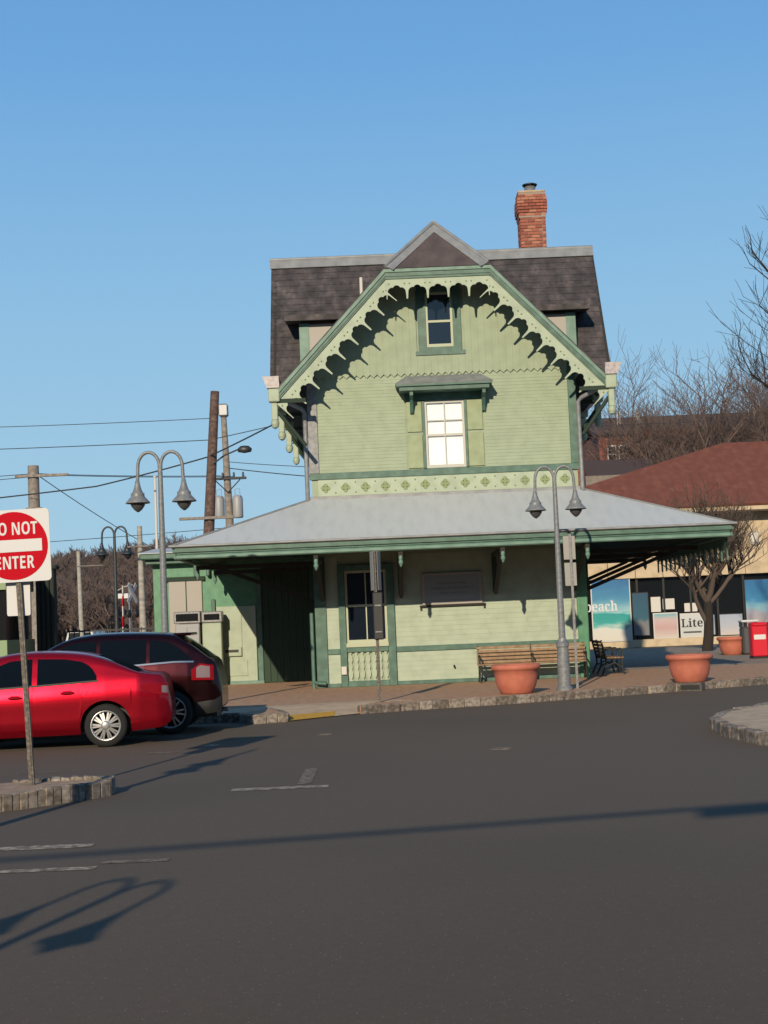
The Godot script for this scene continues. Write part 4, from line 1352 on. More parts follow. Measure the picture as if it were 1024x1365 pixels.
func cars() -> void:
	var sedan := {
		"w": 0.87, "x0": -0.97, "x1": 3.55, "wb": 2.645, "r": 0.32, "arch": 0.375, "tumble": 0.40,
		"plan": [[-0.97, 0.74], [-0.93, 0.83], [-0.8, 0.92], [-0.5, 0.975], [0, 0.995], [0.8, 1.0], [2.6, 0.99], [3.1, 0.94], [3.4, 0.82], [3.55, 0.62]],
		"top": [[-0.97, 0.62], [-0.945, 0.80], [-0.90, 0.97], [-0.84, 1.045], [-0.7, 1.065], [-0.48, 1.105], [-0.25, 1.21], [0.0, 1.32], [0.3, 1.405], [0.7, 1.45], [1.15, 1.462], [1.55, 1.42], [1.85, 1.30], [2.15, 1.14], [2.4, 1.02], [2.7, 0.97], [3.1, 0.89], [3.4, 0.76], [3.55, 0.6]],
		"belt": [[-0.97, 0.9], [-0.5, 1.0], [0.1, 0.985], [1.0, 0.945], [2.4, 0.90], [3.55, 0.7]],
		"sill": [[-0.97, 0.36], [-0.85, 0.27], [-0.4, 0.23], [0.4, 0.2], [2.3, 0.19], [3.3, 0.2], [3.55, 0.28]],
		"doors": [[0.34, 1.05, 0.55, 0.83], [1.07, 2.2, 1.32, 0.79]],
		"glass": [[0.12, 1.0, [[0.12, 1.06], [0.2, 1.2], [0.34, 1.28], [0.6, 1.33], [1.0, 1.345]]], [1.08, 1.98, [[1.08, 1.35], [1.4, 1.33], [1.7, 1.22], [1.98, 0.97]]]],
		"tail": [-0.93, -0.52, [[-0.93, 0.72], [-0.7, 0.76], [-0.52, 0.86]], [[-0.93, 0.9], [-0.7, 0.92], [-0.52, 0.90]], -0.93, -0.84],
		"head": [3.1, 3.42, 0.6, 0.76], "wind": [1.62, 2.22], "back": [-0.5, 0.12], "mirror": [1.95, 1.0],
		"rim": 0.225, "spokes": 10, "paint": M.red_paint, "trim": M.black_plastic, "sill_mat": M.red_paint, "bump_mat": M.red_paint, "bump_h": 0.12}
	var c1 := thing("parked_sedan", "bright red sedan with silver multi-spoke wheels parked behind the road sign", "car", Vector3(-4.36, 0, -23.4), PI + 0.09)
	build_car(sedan, c1)
	var suv := {
		"w": 0.955, "x0": -0.84, "x1": 3.85, "wb": 2.82, "r": 0.36, "arch": 0.42, "tumble": 0.34,
		"plan": [[-0.84, 0.80], [-0.8, 0.87], [-0.65, 0.94], [-0.3, 0.985], [0.2, 1.0], [2.6, 1.0], [3.2, 0.96], [3.6, 0.86], [3.85, 0.66]],
		"top": [[-0.84, 0.74], [-0.81, 0.86], [-0.78, 1.06], [-0.72, 1.19], [-0.62, 1.25], [-0.42, 1.42], [-0.2, 1.575], [-0.08, 1.64], [0.3, 1.68], [0.9, 1.70], [1.4, 1.68], [1.75, 1.60], [2.1, 1.42], [2.5, 1.19], [2.7, 1.12], [3.2, 1.06], [3.6, 0.93], [3.85, 0.7]],
		"belt": [[-0.84, 1.0], [-0.6, 1.16], [-0.1, 1.175], [1.0, 1.12], [2.6, 1.05], [3.85, 0.8]],
		"sill": [[-0.84, 0.42], [-0.75, 0.34], [-0.4, 0.3], [0.4, 0.27], [2.5, 0.26], [3.5, 0.27], [3.85, 0.36]],
		"doors": [[0.40, 1.18, 0.66, 0.98], [1.2, 2.3, 1.45, 0.95]],
		"glass": [[-0.38, 0.32, [[-0.38, 1.2], [-0.15, 1.42], [0.05, 1.52], [0.32, 1.55]]], [0.38, 1.14, [[0.38, 1.56], [1.14, 1.57]]], [1.2, 2.2, [[1.2, 1.57], [1.6, 1.54], [1.9, 1.4], [2.2, 1.12]]]],
		"tail": [-0.72, -0.36, [[-0.72, 0.86], [-0.36, 0.87]], [[-0.72, 1.1], [-0.5, 1.14], [-0.36, 1.04]], -0.66, -0.44],
		"head": [3.3, 3.68, 0.72, 0.9], "wind": [1.78, 2.5], "back": [-0.66, -0.22], "mirror": [2.15, 1.15],
		"rim": 0.26, "spokes": 6, "paint": M.maroon, "trim": M.chrome, "sill_mat": M.black_plastic, "bump_mat": M.black_plastic, "bump_h": 0.2}
	var c2 := thing("parked_suv", "dark maroon sport utility car parked beyond the red sedan", "car", Vector3(-3.66, 0, -25.6), PI + 0.04)
	build_car(suv, c2)
	var mb := MB.new()
	mb.cbox(Vector3(-0.2, 1.625, 0), Vector3(0.3, 0.05, 1.25), 0.02)
	put(c2, "roof_spoiler", mb, M.maroon)
	mb = MB.new()
	mb.tube([Vector3(-0.85, 0.3, 0.45), Vector3(-0.6, 0.32, 0.45)], [0.035], 8)
	put(c2, "exhaust_pipe", mb, M.chrome)

# ---------------------------------------------------------------- street furniture
func make_lamp(label: String, at: Vector3, paint: Material, glass: Material) -> Node3D:
	var o := thing("street_lamp", label, "street lamp", at, 0.0, "twin-arm street lamps")
	var mb := MB.new()
	mb.lathe([Vector2(0.17, 0), Vector2(0.17, 0.05), Vector2(0.13, 0.09), Vector2(0.125, 0.5), Vector2(0.115, 0.86), Vector2(0.13, 0.88), Vector2(0.13, 0.95), Vector2(0.09, 0.98), Vector2(0.075, 1.05)], 14, Transform3D(), true)
	put(o, "base", mb, paint)
	mb = MB.new()
	mb.tube([Vector3(0, 1.0, 0), Vector3(0, 2.5, 0), Vector3(0, 4.2, 0)], [0.068, 0.058, 0.042], 12)
	put(o, "pole", mb, paint)
	for sx in [-1, 1]:
		mb = MB.new()
		var p := [Vector3(0, 4.0, 0)]
		for k in 13:
			var a := PI - PI * k / 12.0
			p.append(Vector3(sx * (0.2 + 0.19 * cos(a)), 4.26 + 0.26 * sin(a), 0))
		p.append(Vector3(sx * 0.4, 4.02, 0)); p.append(Vector3(sx * 0.405, 3.9, 0))
		mb.tube(p, [0.034, 0.032, 0.03], 9)
		put(o, "arm", mb, paint)
		var hd := group_part(o, "lamp_head", Vector3(sx * 0.405, 0, 0))
		mb = MB.new()
		mb.lathe([Vector2(0.19, 3.63), Vector2(0.215, 3.632), Vector2(0.215, 3.645), Vector2(0.165, 3.70), Vector2(0.125, 3.745), Vector2(0.118, 3.78), Vector2(0.122, 3.80), Vector2(0.1, 3.815), Vector2(0.075, 3.86), Vector2(0.05, 3.95), Vector2(0.036, 4.03), Vector2(0.0, 4.035)], 18, Transform3D(), false)
		put(hd, "shade", mb, paint)
		mb = MB.new()
		mb.lathe([Vector2(0, 3.475), Vector2(0.02, 3.48), Vector2(0.07, 3.52), Vector2(0.115, 3.58), Vector2(0.138, 3.64)], 16)
		put(hd, "globe", mb, glass)
	return o

func street_furniture() -> void:
	# lamps
	var l := make_lamp("grey twin-arm street lamp standing before the station front", Vector3(3.51, SW, -30.6), M.lamp_paint, M.lamp_glass)
	l.scale = Vector3.ONE * 1.01
	var l2 := copy(l, Vector3(-4.29, SW, -28.85), 0, "grey twin-arm street lamp behind the maroon car, left of the station", 1.105)
	l2.rotation.z = 0.0
	copy(l, Vector3(-3.85, 0, -1.45), -0.5, "grey twin-arm street lamp out of view whose shadow falls on the near road", 0.8)
	copy(l, Vector3(-4.6, 0, -9.6), 1.34, "grey twin-arm street lamp out of view whose shadow falls past the left island", 1.0)
	make_lamp("distant dark twin-arm street lamp before the wooded hill", Vector3(-12.1, 0, -67), M.lamp_dark, M.lamp_dark).scale = Vector3.ONE * 1.42

	# road sign
	var sg := thing("road_sign", "square white sign with red disc reading do not enter on leaning post", "sign", Vector3(-3.82, SW - 0.02, -15.95))
	var mb := MB.new()
	var pt := Vector3(-0.115, 2.75, 0)
	mb.box(pt / 2, Vector3(0.055, 2.76, 0.045), Basis(Vector3(0, 0, 1), 0.042))
	mb.box(pt / 2 + Vector3(0.0, 0, 0.02), Vector3(0.02, 2.76, 0.02), Basis(Vector3(0, 0, 1), 0.042))
	put(sg, "post", mb, M.post_brown)
	var face := group_part(sg, "sign_face", Vector3(-0.12, 2.53, 0.05))
	face.rotation.z = 0.02
	mb = MB.new()
	var pl := PackedVector2Array()
	var hs := 0.385; var rr := 0.045
	for c in [[1, 1, 0], [-1, 1, 1], [-1, -1, 2], [1, -1, 3]]:
		for k in 6:
			var a: float = c[2] * PI / 2 + k / 5.0 * PI / 2
			pl.append(Vector2(c[0] * (hs - rr) + cos(a) * rr, c[1] * (hs - rr) + sin(a) * rr))
	mb.prism(pl, Transform3D(Basis(), Vector3(0, 0, 0.004)), 0.006)
	put(face, "plate", mb, M.sign_white)
	mb = MB.new()
	mb.lathe([Vector2(0.362, 0.0), Vector2(0.362, 0.004), Vector2(0, 0.0041)], 48, Transform3D(Basis(Vector3.RIGHT, PI / 2), Vector3(0, 0, 0.0035)), true)
	put(face, "red_disc", mb, M.sign_red)
	mb = MB.new()
	mb.span(-0.30, 0.30, -0.065, 0.065, 0.007, 0.011)
	put(face, "bar", mb, M.sign_white)
	var font := SystemFont.new()
	font.font_names = PackedStringArray(["Droid Sans"])
	font.font_weight = 700
	for t in [["DO NOT", 0.175], ["ENTER", -0.185]]:
		var tm := TextMesh.new()
		tm.text = t[0]; tm.font = font; tm.font_size = 64; tm.pixel_size = 0.0029; tm.depth = 0.003
		put(face, "lettering", tm, M.sign_white, Transform3D(Basis().scaled(Vector3(0.74, 1, 1)), Vector3(0, t[1] + 0.005, 0.0095)))
	mb = MB.new()
	pl = PackedVector2Array()
	for c in [[1, 1, 0], [-1, 1, 1], [-1, -1, 2], [1, -1, 3]]:
		for k in 4:
			var a: float = c[2] * PI / 2 + k / 3.0 * PI / 2
			pl.append(Vector2(c[0] * 0.105 + cos(a) * 0.02, c[1] * 0.18 + sin(a) * 0.02))
	mb.prism(pl, Transform3D(Basis(), Vector3(-0.105, 1.99, -0.03)), 0.004)
	put(sg, "rear_plate", mb, M.sign_white)

	# slim post with two boards set edge-on, before the station window
	var bp := thing("sign_post", "dark sign post with two upright boards edge-on before the station window", "sign", Vector3(-0.23, SW, -29.08))
	mb = MB.new()
	mb.box(Vector3(0.0, 1.46, 0), Vector3(0.06, 2.92, 0.06), Basis(Vector3(0, 0, 1), 0.0))
	put(bp, "post", mb, M.post_brown)
	for q in [[-0.05, 0.42], [0.085, -0.42]]:
		mb = MB.new()
		mb.cbox(Vector3(q[0], 2.53, -0.02), Vector3(0.012, 0.76, 0.2), 0.003, Basis(Vector3.UP, q[1] * 0.75))
		put(bp, "board", mb, M.sign_back)
	mb = MB.new()
	mb.cbox(Vector3(0.035, 1.66, 0.0), Vector3(0.2, 0.92, 0.14), 0.02)
	put(bp, "box", mb, M.black_plastic)
	for y in [1.35, 1.86]:
		mb = MB.new()
		mb.cbox(Vector3(0.035, y, 0.0), Vector3(0.13, 0.03, 0.16), 0.006)
		put(bp, "strap", mb, M.galv)
	# post with two sign backs beside the right lamp
	var sp := thing("sign_post", "thin grey post with two blank sign backs beside the right lamp", "sign", Vector3(3.83, SW, -31.1))
	mb = MB.new()
	mb.box(Vector3(0, 1.6, 0), Vector3(0.05, 3.2, 0.04))
	put(sp, "post", mb, M.galv)
	for q in [[2.91, 0.49], [2.36, 0.48]]:
		mb = MB.new()
		mb.cbox(Vector3(-0.02, q[0], -0.03), Vector3(0.25, q[1], 0.008), 0.003)
		put(sp, "sign_back", mb, M.sign_back)

	# planters
	var prof := [Vector2(0.0, 0.0), Vector2(0.30, 0.0), Vector2(0.335, 0.03), Vector2(0.40, 0.18), Vector2(0.43, 0.34), Vector2(0.44, 0.46), Vector2(0.47, 0.475), Vector2(0.495, 0.51), Vector2(0.495, 0.56), Vector2(0.47, 0.585), Vector2(0.43, 0.57), Vector2(0.415, 0.5), Vector2(0.40, 0.46)]
	var p1 := thing("planter", "round terracotta planter standing before the wooden bench", "planter", Vector3(2.5, SW, -30.15), 0.0, "terracotta planters")
	mb = MB.new()
	mb.lathe(prof, 40)
	put(p1, "bowl", mb, M.pot)
	mb = MB.new()
	mb.lathe([Vector2(0.41, 0.5), Vector2(0.2, 0.53), Vector2(0, 0.54)], 24)
	put(p1, "soil", mb, M.soil)
	copy(p1, Vector3(6.32, SW, -31.9), 1.0, "round terracotta planter above the storm drain, right of the station")
	copy(p1, Vector3(11.05, SW, -48.6), 2.0, "far terracotta planter beside the grey litter bin")

	# benches
	make_bench("long slatted wooden bench against the station wall behind the planter", Vector3(3.38, SW, -35.9), 0.0, 2.62)
	make_bench("shaded bench with iron ends at the station's right corner", Vector3(5.5, SW, -38.0), PI / 2, 1.8)
	# news box and litter bin
	var nb := thing("news_box", "red newspaper box with white label near the right edge", "news box", Vector3(10.86, SW, -44.4))
	mb = MB.new()
	mb.cbox(Vector3(0, 0.56, 0), Vector3(0.46, 1.0, 0.42), 0.03)
	put(nb, "case", mb, M.news_red)
	mb = MB.new()
	mb.cbox(Vector3(0, 1.0, 0.1), Vector3(0.44, 0.12, 0.3), 0.04)
	put(nb, "coin_head", mb, M.news_red)
	mb = MB.new()
	mb.span(-0.17, 0.17, 0.56, 0.70, 0.21, 0.216)
	put(nb, "label_panel", mb, M.sign_white)
	mb = MB.new()
	mb.cbox(Vector3(0, 0.03, 0), Vector3(0.48, 0.06, 0.44), 0.01)
	put(nb, "foot", mb, M.dark_iron)
	var nb2 := copy(nb, Vector3(11.42, SW, -44.5), 0, "red newspaper box cut by the right edge of the picture")
	nb2.set_meta("group", "red newspaper boxes"); nb.set_meta("group", "red newspaper boxes")
	var lb := thing("litter_bin", "grey litter bin with pale top between planter and red news box", "litter bin", Vector3(11.5, SW, -48.2))
	mb = MB.new()
	mb.cbox(Vector3(0, 0.45, 0), Vector3(0.5, 0.88, 0.5), 0.05)
	put(lb, "body", mb, M.bin_grey)
	for sx in [-0.22, 0.22]:
		mb = MB.new()
		mb.span(sx - 0.03, sx + 0.03, 0.88, 1.04, -0.22, 0.22)
		put(lb, "upright", mb, M.bin_grey)
	mb = MB.new()
	mb.cbox(Vector3(0, 1.07, 0), Vector3(0.54, 0.07, 0.54), 0.02)
	put(lb, "lid", mb, M.sign_white)

func make_bench(label: String, at: Vector3, turn: float, L: float) -> void:
	var b := thing("bench", label, "bench", at, turn)
	for k in 5:   # back slats
		for h in 2:
			var mb := MB.new()
			var x0 := -L / 2 + h * L / 2
			mb.cbox(Vector3(x0 + L / 4, 0.47 + k * 0.085, -0.2 - k * 0.018), Vector3(L / 2 - 0.012, 0.066, 0.028), 0.006, Basis(Vector3.RIGHT, -0.2))
			put(b, "back_slat", mb, M.slat)
	for k in 5:
		for h in 2:
			var mb := MB.new()
			var x0 := -L / 2 + h * L / 2
			mb.cbox(Vector3(x0 + L / 4, 0.42, -0.14 + k * 0.088), Vector3(L / 2 - 0.012, 0.028, 0.07), 0.006)
			put(b, "seat_slat", mb, M.slat)
	for x in [-L / 2 + 0.05, 0.0, L / 2 - 0.05]:
		var mb := MB.new()
		mb.tube([Vector3(x, 0, 0.26), Vector3(x, 0.2, 0.2), Vector3(x, 0.4, 0.22), Vector3(x, 0.6, 0.24), Vector3(x, 0.64, 0.18), Vector3(x, 0.62, -0.2)], [0.022], 6)
		mb.tube([Vector3(x, 0, -0.3), Vector3(x, 0.25, -0.18), Vector3(x, 0.42, -0.19), Vector3(x, 0.86, -0.29)], [0.022], 6)
		mb.tube([Vector3(x, 0.18, 0.2), Vector3(x, 0.3, 0.02), Vector3(x, 0.2, -0.2)], [0.016], 6)
		mb.tube([Vector3(x, 0.39, -0.2), Vector3(x, 0.39, 0.24)], [0.018], 6)
		put(b, "iron_end", mb, M.bench_iron)

# ---------------------------------------------------------------- right background: shop, brick house
func gradient_img(stops: Array, seed_: int) -> Image:
	var g := Gradient.new()
	var offs := PackedFloat32Array(); var cols := PackedColorArray()
	for s in stops:
		offs.append(s[0]); cols.append(s[1])
	g.offsets = offs; g.colors = cols
	var n := FastNoiseLite.new()
	n.seed = seed_; n.frequency = 0.05
	var im := Image.create(64, 128, false, Image.FORMAT_RGB8)
	for y in 128:
		for x in 64:
			im.set_pixel(x, y, g.sample(clampf(y / 127.0 + n.get_noise_2d(x * 0.4, y) * 0.07, 0, 1)))
	im.generate_mipmaps()
	return im
func poster(parent: Node, nm: String, x0: float, x1: float, y0: float, y1: float, z: float, img: Image, frame: Material) -> Node3D:
	var p := group_part(parent, nm)
	var mb := MB.new()
	mb.cbox(Vector3((x0 + x1) / 2, (y0 + y1) / 2, z), Vector3(x1 - x0, y1 - y0, 0.06), 0.01)
	put(p, "frame", mb, frame)
	var m := mat(Color.WHITE, 0.35)
	m.albedo_texture = ImageTexture.create_from_image(img)
	var q := QuadMesh.new()
	q.size = Vector2(x1 - x0 - 0.1, y1 - y0 - 0.1)
	put(p, "print", q, m, Transform3D(Basis(), Vector3((x0 + x1) / 2, (y0 + y1) / 2, z + 0.034)))
	return p

func store_side() -> void:
	var Z := 70.0
	var s := thing("corner_shop", "single-storey shop with beige sign band, beach posters and red-brown hip roof", "shop", Vector3(9.4, 0, -Z))
	# local x 0 = left end
	var mb := MB.new()
	mb.span(-0.4, 14, 0, 1.0 - 0.65, -0.3, 0)
	mb.span(-0.4, 14, 3.2, 6.7, -0.3, -0.02)
	mb.span(-0.4, 14, 0, 6.7, -9, -8.7); mb.span(-0.7, -0.4, 0, 6.7, -9, 0); mb.span(14, 14.3, 0, 6.7, -9, 0)
	put(s, "wall", mb, M.beige)
	for k in 11:   # sign band panels
		mb = MB.new()
		mb.cbox(Vector3(0.25 + k * 1.28, 3.82, 0.06), Vector3(1.255, 1.24, 0.12), 0.015)
		put(s, "sign_band_panel", mb, M.beige)
	for k in 16:   # pale carved cresting above the band
		mb = MB.new()
		mb.cbox(Vector3(-0.1 + k * 0.88, 4.85, 0.05), Vector3(0.5, 0.62, 0.08), 0.1)
		put(s, "cresting", mb, M.white_trim)
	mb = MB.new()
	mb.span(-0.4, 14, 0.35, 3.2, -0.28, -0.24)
	put(s, "window_and_shade_backing", mb, M.dark_window)  # dark shop glass; the porch shade above the posters is in its colour too
	for k in 12:
		mb = MB.new()
		mb.span(-0.3 + k * 1.24, -0.2 + k * 1.24, 0.35, 3.2, -0.24, -0.06)
		put(s, "mullion", mb, M.dark_iron)
	for p in [[3.4, 3.95, 1.7, 2.2], [4.4, 5.0, 1.55, 1.95], [2.85, 3.3, 1.6, 2.3]]:
		mb = MB.new()
		mb.cbox(Vector3((p[0] + p[1]) / 2, (p[2] + p[3]) / 2, -0.1), Vector3(p[1] - p[0], p[3] - p[2], 0.03), 0.005)
		put(s, "window_bill", mb, M.white_trim)
	var sea := [[0.0, hx("2f6da3")], [0.32, hx("4a90b5")], [0.52, hx("9cc6cd")], [0.57, hx("2c9c9a")], [0.72, hx("3aa6a0")], [0.8, hx("d8d8d2")], [1.0, hx("d9d4c9")]]
	var p1 := poster(s, "poster", 0.05, 1.9, 0.3, 3.25, 0.02, gradient_img(sea, 1), M.white_trim)
	var font := SystemFont.new()
	font.font_names = PackedStringArray(["Droid Serif"])
	font.font_weight = 700
	var tm := TextMesh.new()
	tm.text = "beach"; tm.font = font; tm.font_size = 64; tm.pixel_size = 0.0098; tm.depth = 0.01
	put(p1, "lettering", tm, M.sign_white, Transform3D(Basis().scaled(Vector3(0.82, 1, 1)), Vector3(0.5, 1.95, 0.064)))
	poster(s, "poster", 1.95, 2.75, 0.5, 2.55, -0.08, gradient_img([[0.0, hx("24506a")], [0.6, hx("2d5d72")], [0.7, hx("78797e")], [1.0, hx("807f86")]], 2), M.dark_iron)
	poster(s, "poster", 2.9, 4.05, 0.35, 1.55, -0.05, gradient_img([[0.0, hx("7fb4c0")], [0.25, hx("cfb5b6")], [0.6, hx("c7a5a4")], [1.0, hx("d2c6bf")]], 3), M.white_trim)
	var p4 := poster(s, "poster", 4.15, 5.25, 0.35, 1.48, -0.05, gradient_img([[0.0, hx("cfd2d4")], [0.7, hx("c6cacc")], [1.0, hx("d0cfcb")]], 4), M.white_trim)
	tm = TextMesh.new()
	tm.text = "Lite"; tm.font = font; tm.font_size = 64; tm.pixel_size = 0.0082; tm.depth = 0.01
	put(p4, "lettering", tm, M.dark_iron, Transform3D(Basis(), Vector3(4.7, 1.02, -0.01)))
	mb = MB.new()
	mb.span(4.28, 5.12, 0.56, 0.64, -0.017, -0.012)
	put(p4, "print_line", mb, M.bin_grey)
	poster(s, "poster", 5.4, 5.8, 0.4, 1.4, -0.05, gradient_img([[0.0, hx("8aa0bb")], [1.0, hx("a9aeb8")]], 5), M.dark_iron)
	poster(s, "poster", 5.95, 7.1, 0.35, 1.4, -0.05, gradient_img([[0.0, hx("a8b3c6")], [0.6, hx("b9bcc8")], [1.0, hx("cfc4bd")]], 6), M.dark_iron)
	for q in [[7.2, 8.45], [8.55, 10.2]]:
		poster(s, "poster", q[0], q[1], 0.35, 2.95, -0.05, gradient_img([[0.0, hx("2d6fa6")], [0.35, hx("3a84b4")], [0.5, hx("86b4c8")], [0.62, hx("a9a5b4")], [1.0, hx("cdbcae")]], 7 + int(q[0])), M.dark_iron)
	# hip roof
	mb = MB.new()
	var e := [Vector3(-4.2, 6.4, 1.2), Vector3(15, 6.4, 1.2), Vector3(15, 6.4, -10), Vector3(-4.2, 6.4, -10)]
	var r0 := Vector3(7.6, 9.85, -4.4); var r1 := Vector3(11, 9.85, -4.4)
	mb.slab([e[0], e[1], r1, r0], 0.1); mb.slab([e[1], e[2], r1], 0.1); mb.slab([e[2], e[3], r0, r1], 0.1); mb.slab([e[3], e[0], r0], 0.1)
	put(s, "hip_roof", mb, M.red_roof)
	mb = MB.new()
	mb.span(-4.0, 14.8, 6.12, 6.32, 0.9, 1.1)
	put(s, "fascia", mb, M.beige)
	mb = MB.new()
	mb.span(-3.9, 14.6, 6.1, 6.14, -9.8, 0.95)
	put(s, "soffit", mb, M.white_trim)

	# brick terrace further back
	var b := thing("brick_house", "red brick terrace with dark roof and white windows behind the bare trees", "house", Vector3(17.5, 0, -120))
	mb = MB.new()
	mb.span(0, 22, 0, 16.2, -10, 0); mb.span(3, 7.5, 0, 16.0, 0, 1.5)
	put(b, "wall", mb, M.red_brick)
	mb = MB.new()
	mb.slab([Vector3(-0.5, 16.0, 0.5), Vector3(22.5, 16.0, 0.5), Vector3(22.5, 17.9, -5), Vector3(-0.5, 17.9, -5)], 0.15)
	mb.slab([Vector3(22.5, 16.0, -10.5), Vector3(-0.5, 16.0, -10.5), Vector3(-0.5, 17.9, -5), Vector3(22.5, 17.9, -5)], 0.15)
	var rf := put(b, "roof", mb, M.far_roof)
	for xx in [2.0, 3.6, 13.0]:
		mb = MB.new()
		mb.cbox(Vector3(xx, 17.4, -2.0), Vector3(0.3, 1.0, 0.3), 0.03)
		put(rf, "vent_stack", mb, M.white_trim)
	for q in [[1.0, 14.3], [1.9, 14.3], [10, 14.3], [12, 14.3], [14.5, 14.3], [17, 14.3], [0.8, 12.0], [2.2, 12.0], [10, 11.8], [12.5, 11.8], [15, 11.8]]:
		var w := group_part(b, "window")
		mb = MB.new()
		mb.cbox(Vector3(q[0], q[1], 0.05), Vector3(0.75, 1.45, 0.12), 0.02)
		put(w, "frame", mb, M.white_trim)
		for py in [-0.33, 0.33]:
			mb = MB.new()
			mb.span(q[0] - 0.28, q[0] + 0.28, q[1] + py - 0.28, q[1] + py + 0.28, 0.1, 0.13)
			put(w, "pane", mb, M.dark_window)
	var h2 := thing("brick_house", "narrow red brick house just right of the station's downpipe", "house", Vector3(11.3, 0, -100))
	mb = MB.new()
	mb.span(0, 2.0, 0, 11.5, -6, 0)
	put(h2, "wall", mb, M.red_brick)
	mb = MB.new()
	mb.cbox(Vector3(1.0, 11.6, -3), Vector3(2.3, 0.25, 6.4), 0.03)
	put(h2, "cornice", mb, M.white_trim)
	mb = MB.new()
	mb.slab([Vector3(-0.1, 11.75, 0.1), Vector3(2.1, 11.75, 0.1), Vector3(2.1, 12.5, -3), Vector3(-0.1, 12.5, -3)], 0.1)
	put(h2, "roof", mb, M.far_roof)
	for yy in [9.6, 10.4]:
		mb = MB.new()
		mb.cbox(Vector3(1.55, yy, 0.03), Vector3(0.3, 0.6, 0.06), 0.01)
		put(h2, "window", mb, M.white_trim)
	var h3 := thing("grey_house", "low house with grey roof below the brick terrace", "house", Vector3(13.6, 0, -98))
	mb = MB.new()
	mb.span(0, 5.5, 0, 9.2, -6, 0)
	put(h3, "wall", mb, M.beige)
	mb = MB.new()
	mb.slab([Vector3(-0.3, 9.1, 0.4), Vector3(5.8, 9.1, 0.4), Vector3(5.3, 10.9, -3), Vector3(0.1, 10.9, -3)], 0.12)
	put(h3, "roof", mb, M.pavement)
	mb = MB.new()
	mb.slab([Vector3(0.1, 10.9, -3), Vector3(5.3, 10.9, -3), Vector3(5.0, 12.2, -5.5), Vector3(0.4, 12.2, -5.5)], 0.12)
	put(h3, "rear_roof", mb, M.far_roof)

# ---------------------------------------------------------------- left background
func wire_between(label: String, pts: Array, r: float, extra := false) -> Node3D:
	var w := thing("overhead_wire", label, "wire", pts[0])
	var path := []
	for i in pts.size() - 1:
		var a: Vector3 = pts[i]; var b: Vector3 = pts[i + 1]
		var L := a.distance_to(b)
		for k in 12:
			var t := k / 12.0
			path.append(a.lerp(b, t) - Vector3(0, 4.0 * t * (1 - t) * L * 0.006, 0) - pts[0])
	path.append(pts[-1] - pts[0])
	var mb := MB.new()
	mb.tube(path, [r * (1.0 if r > 0.04 else 0.7)], 5)
	put(w, "strand", mb, M.wire)
	return w

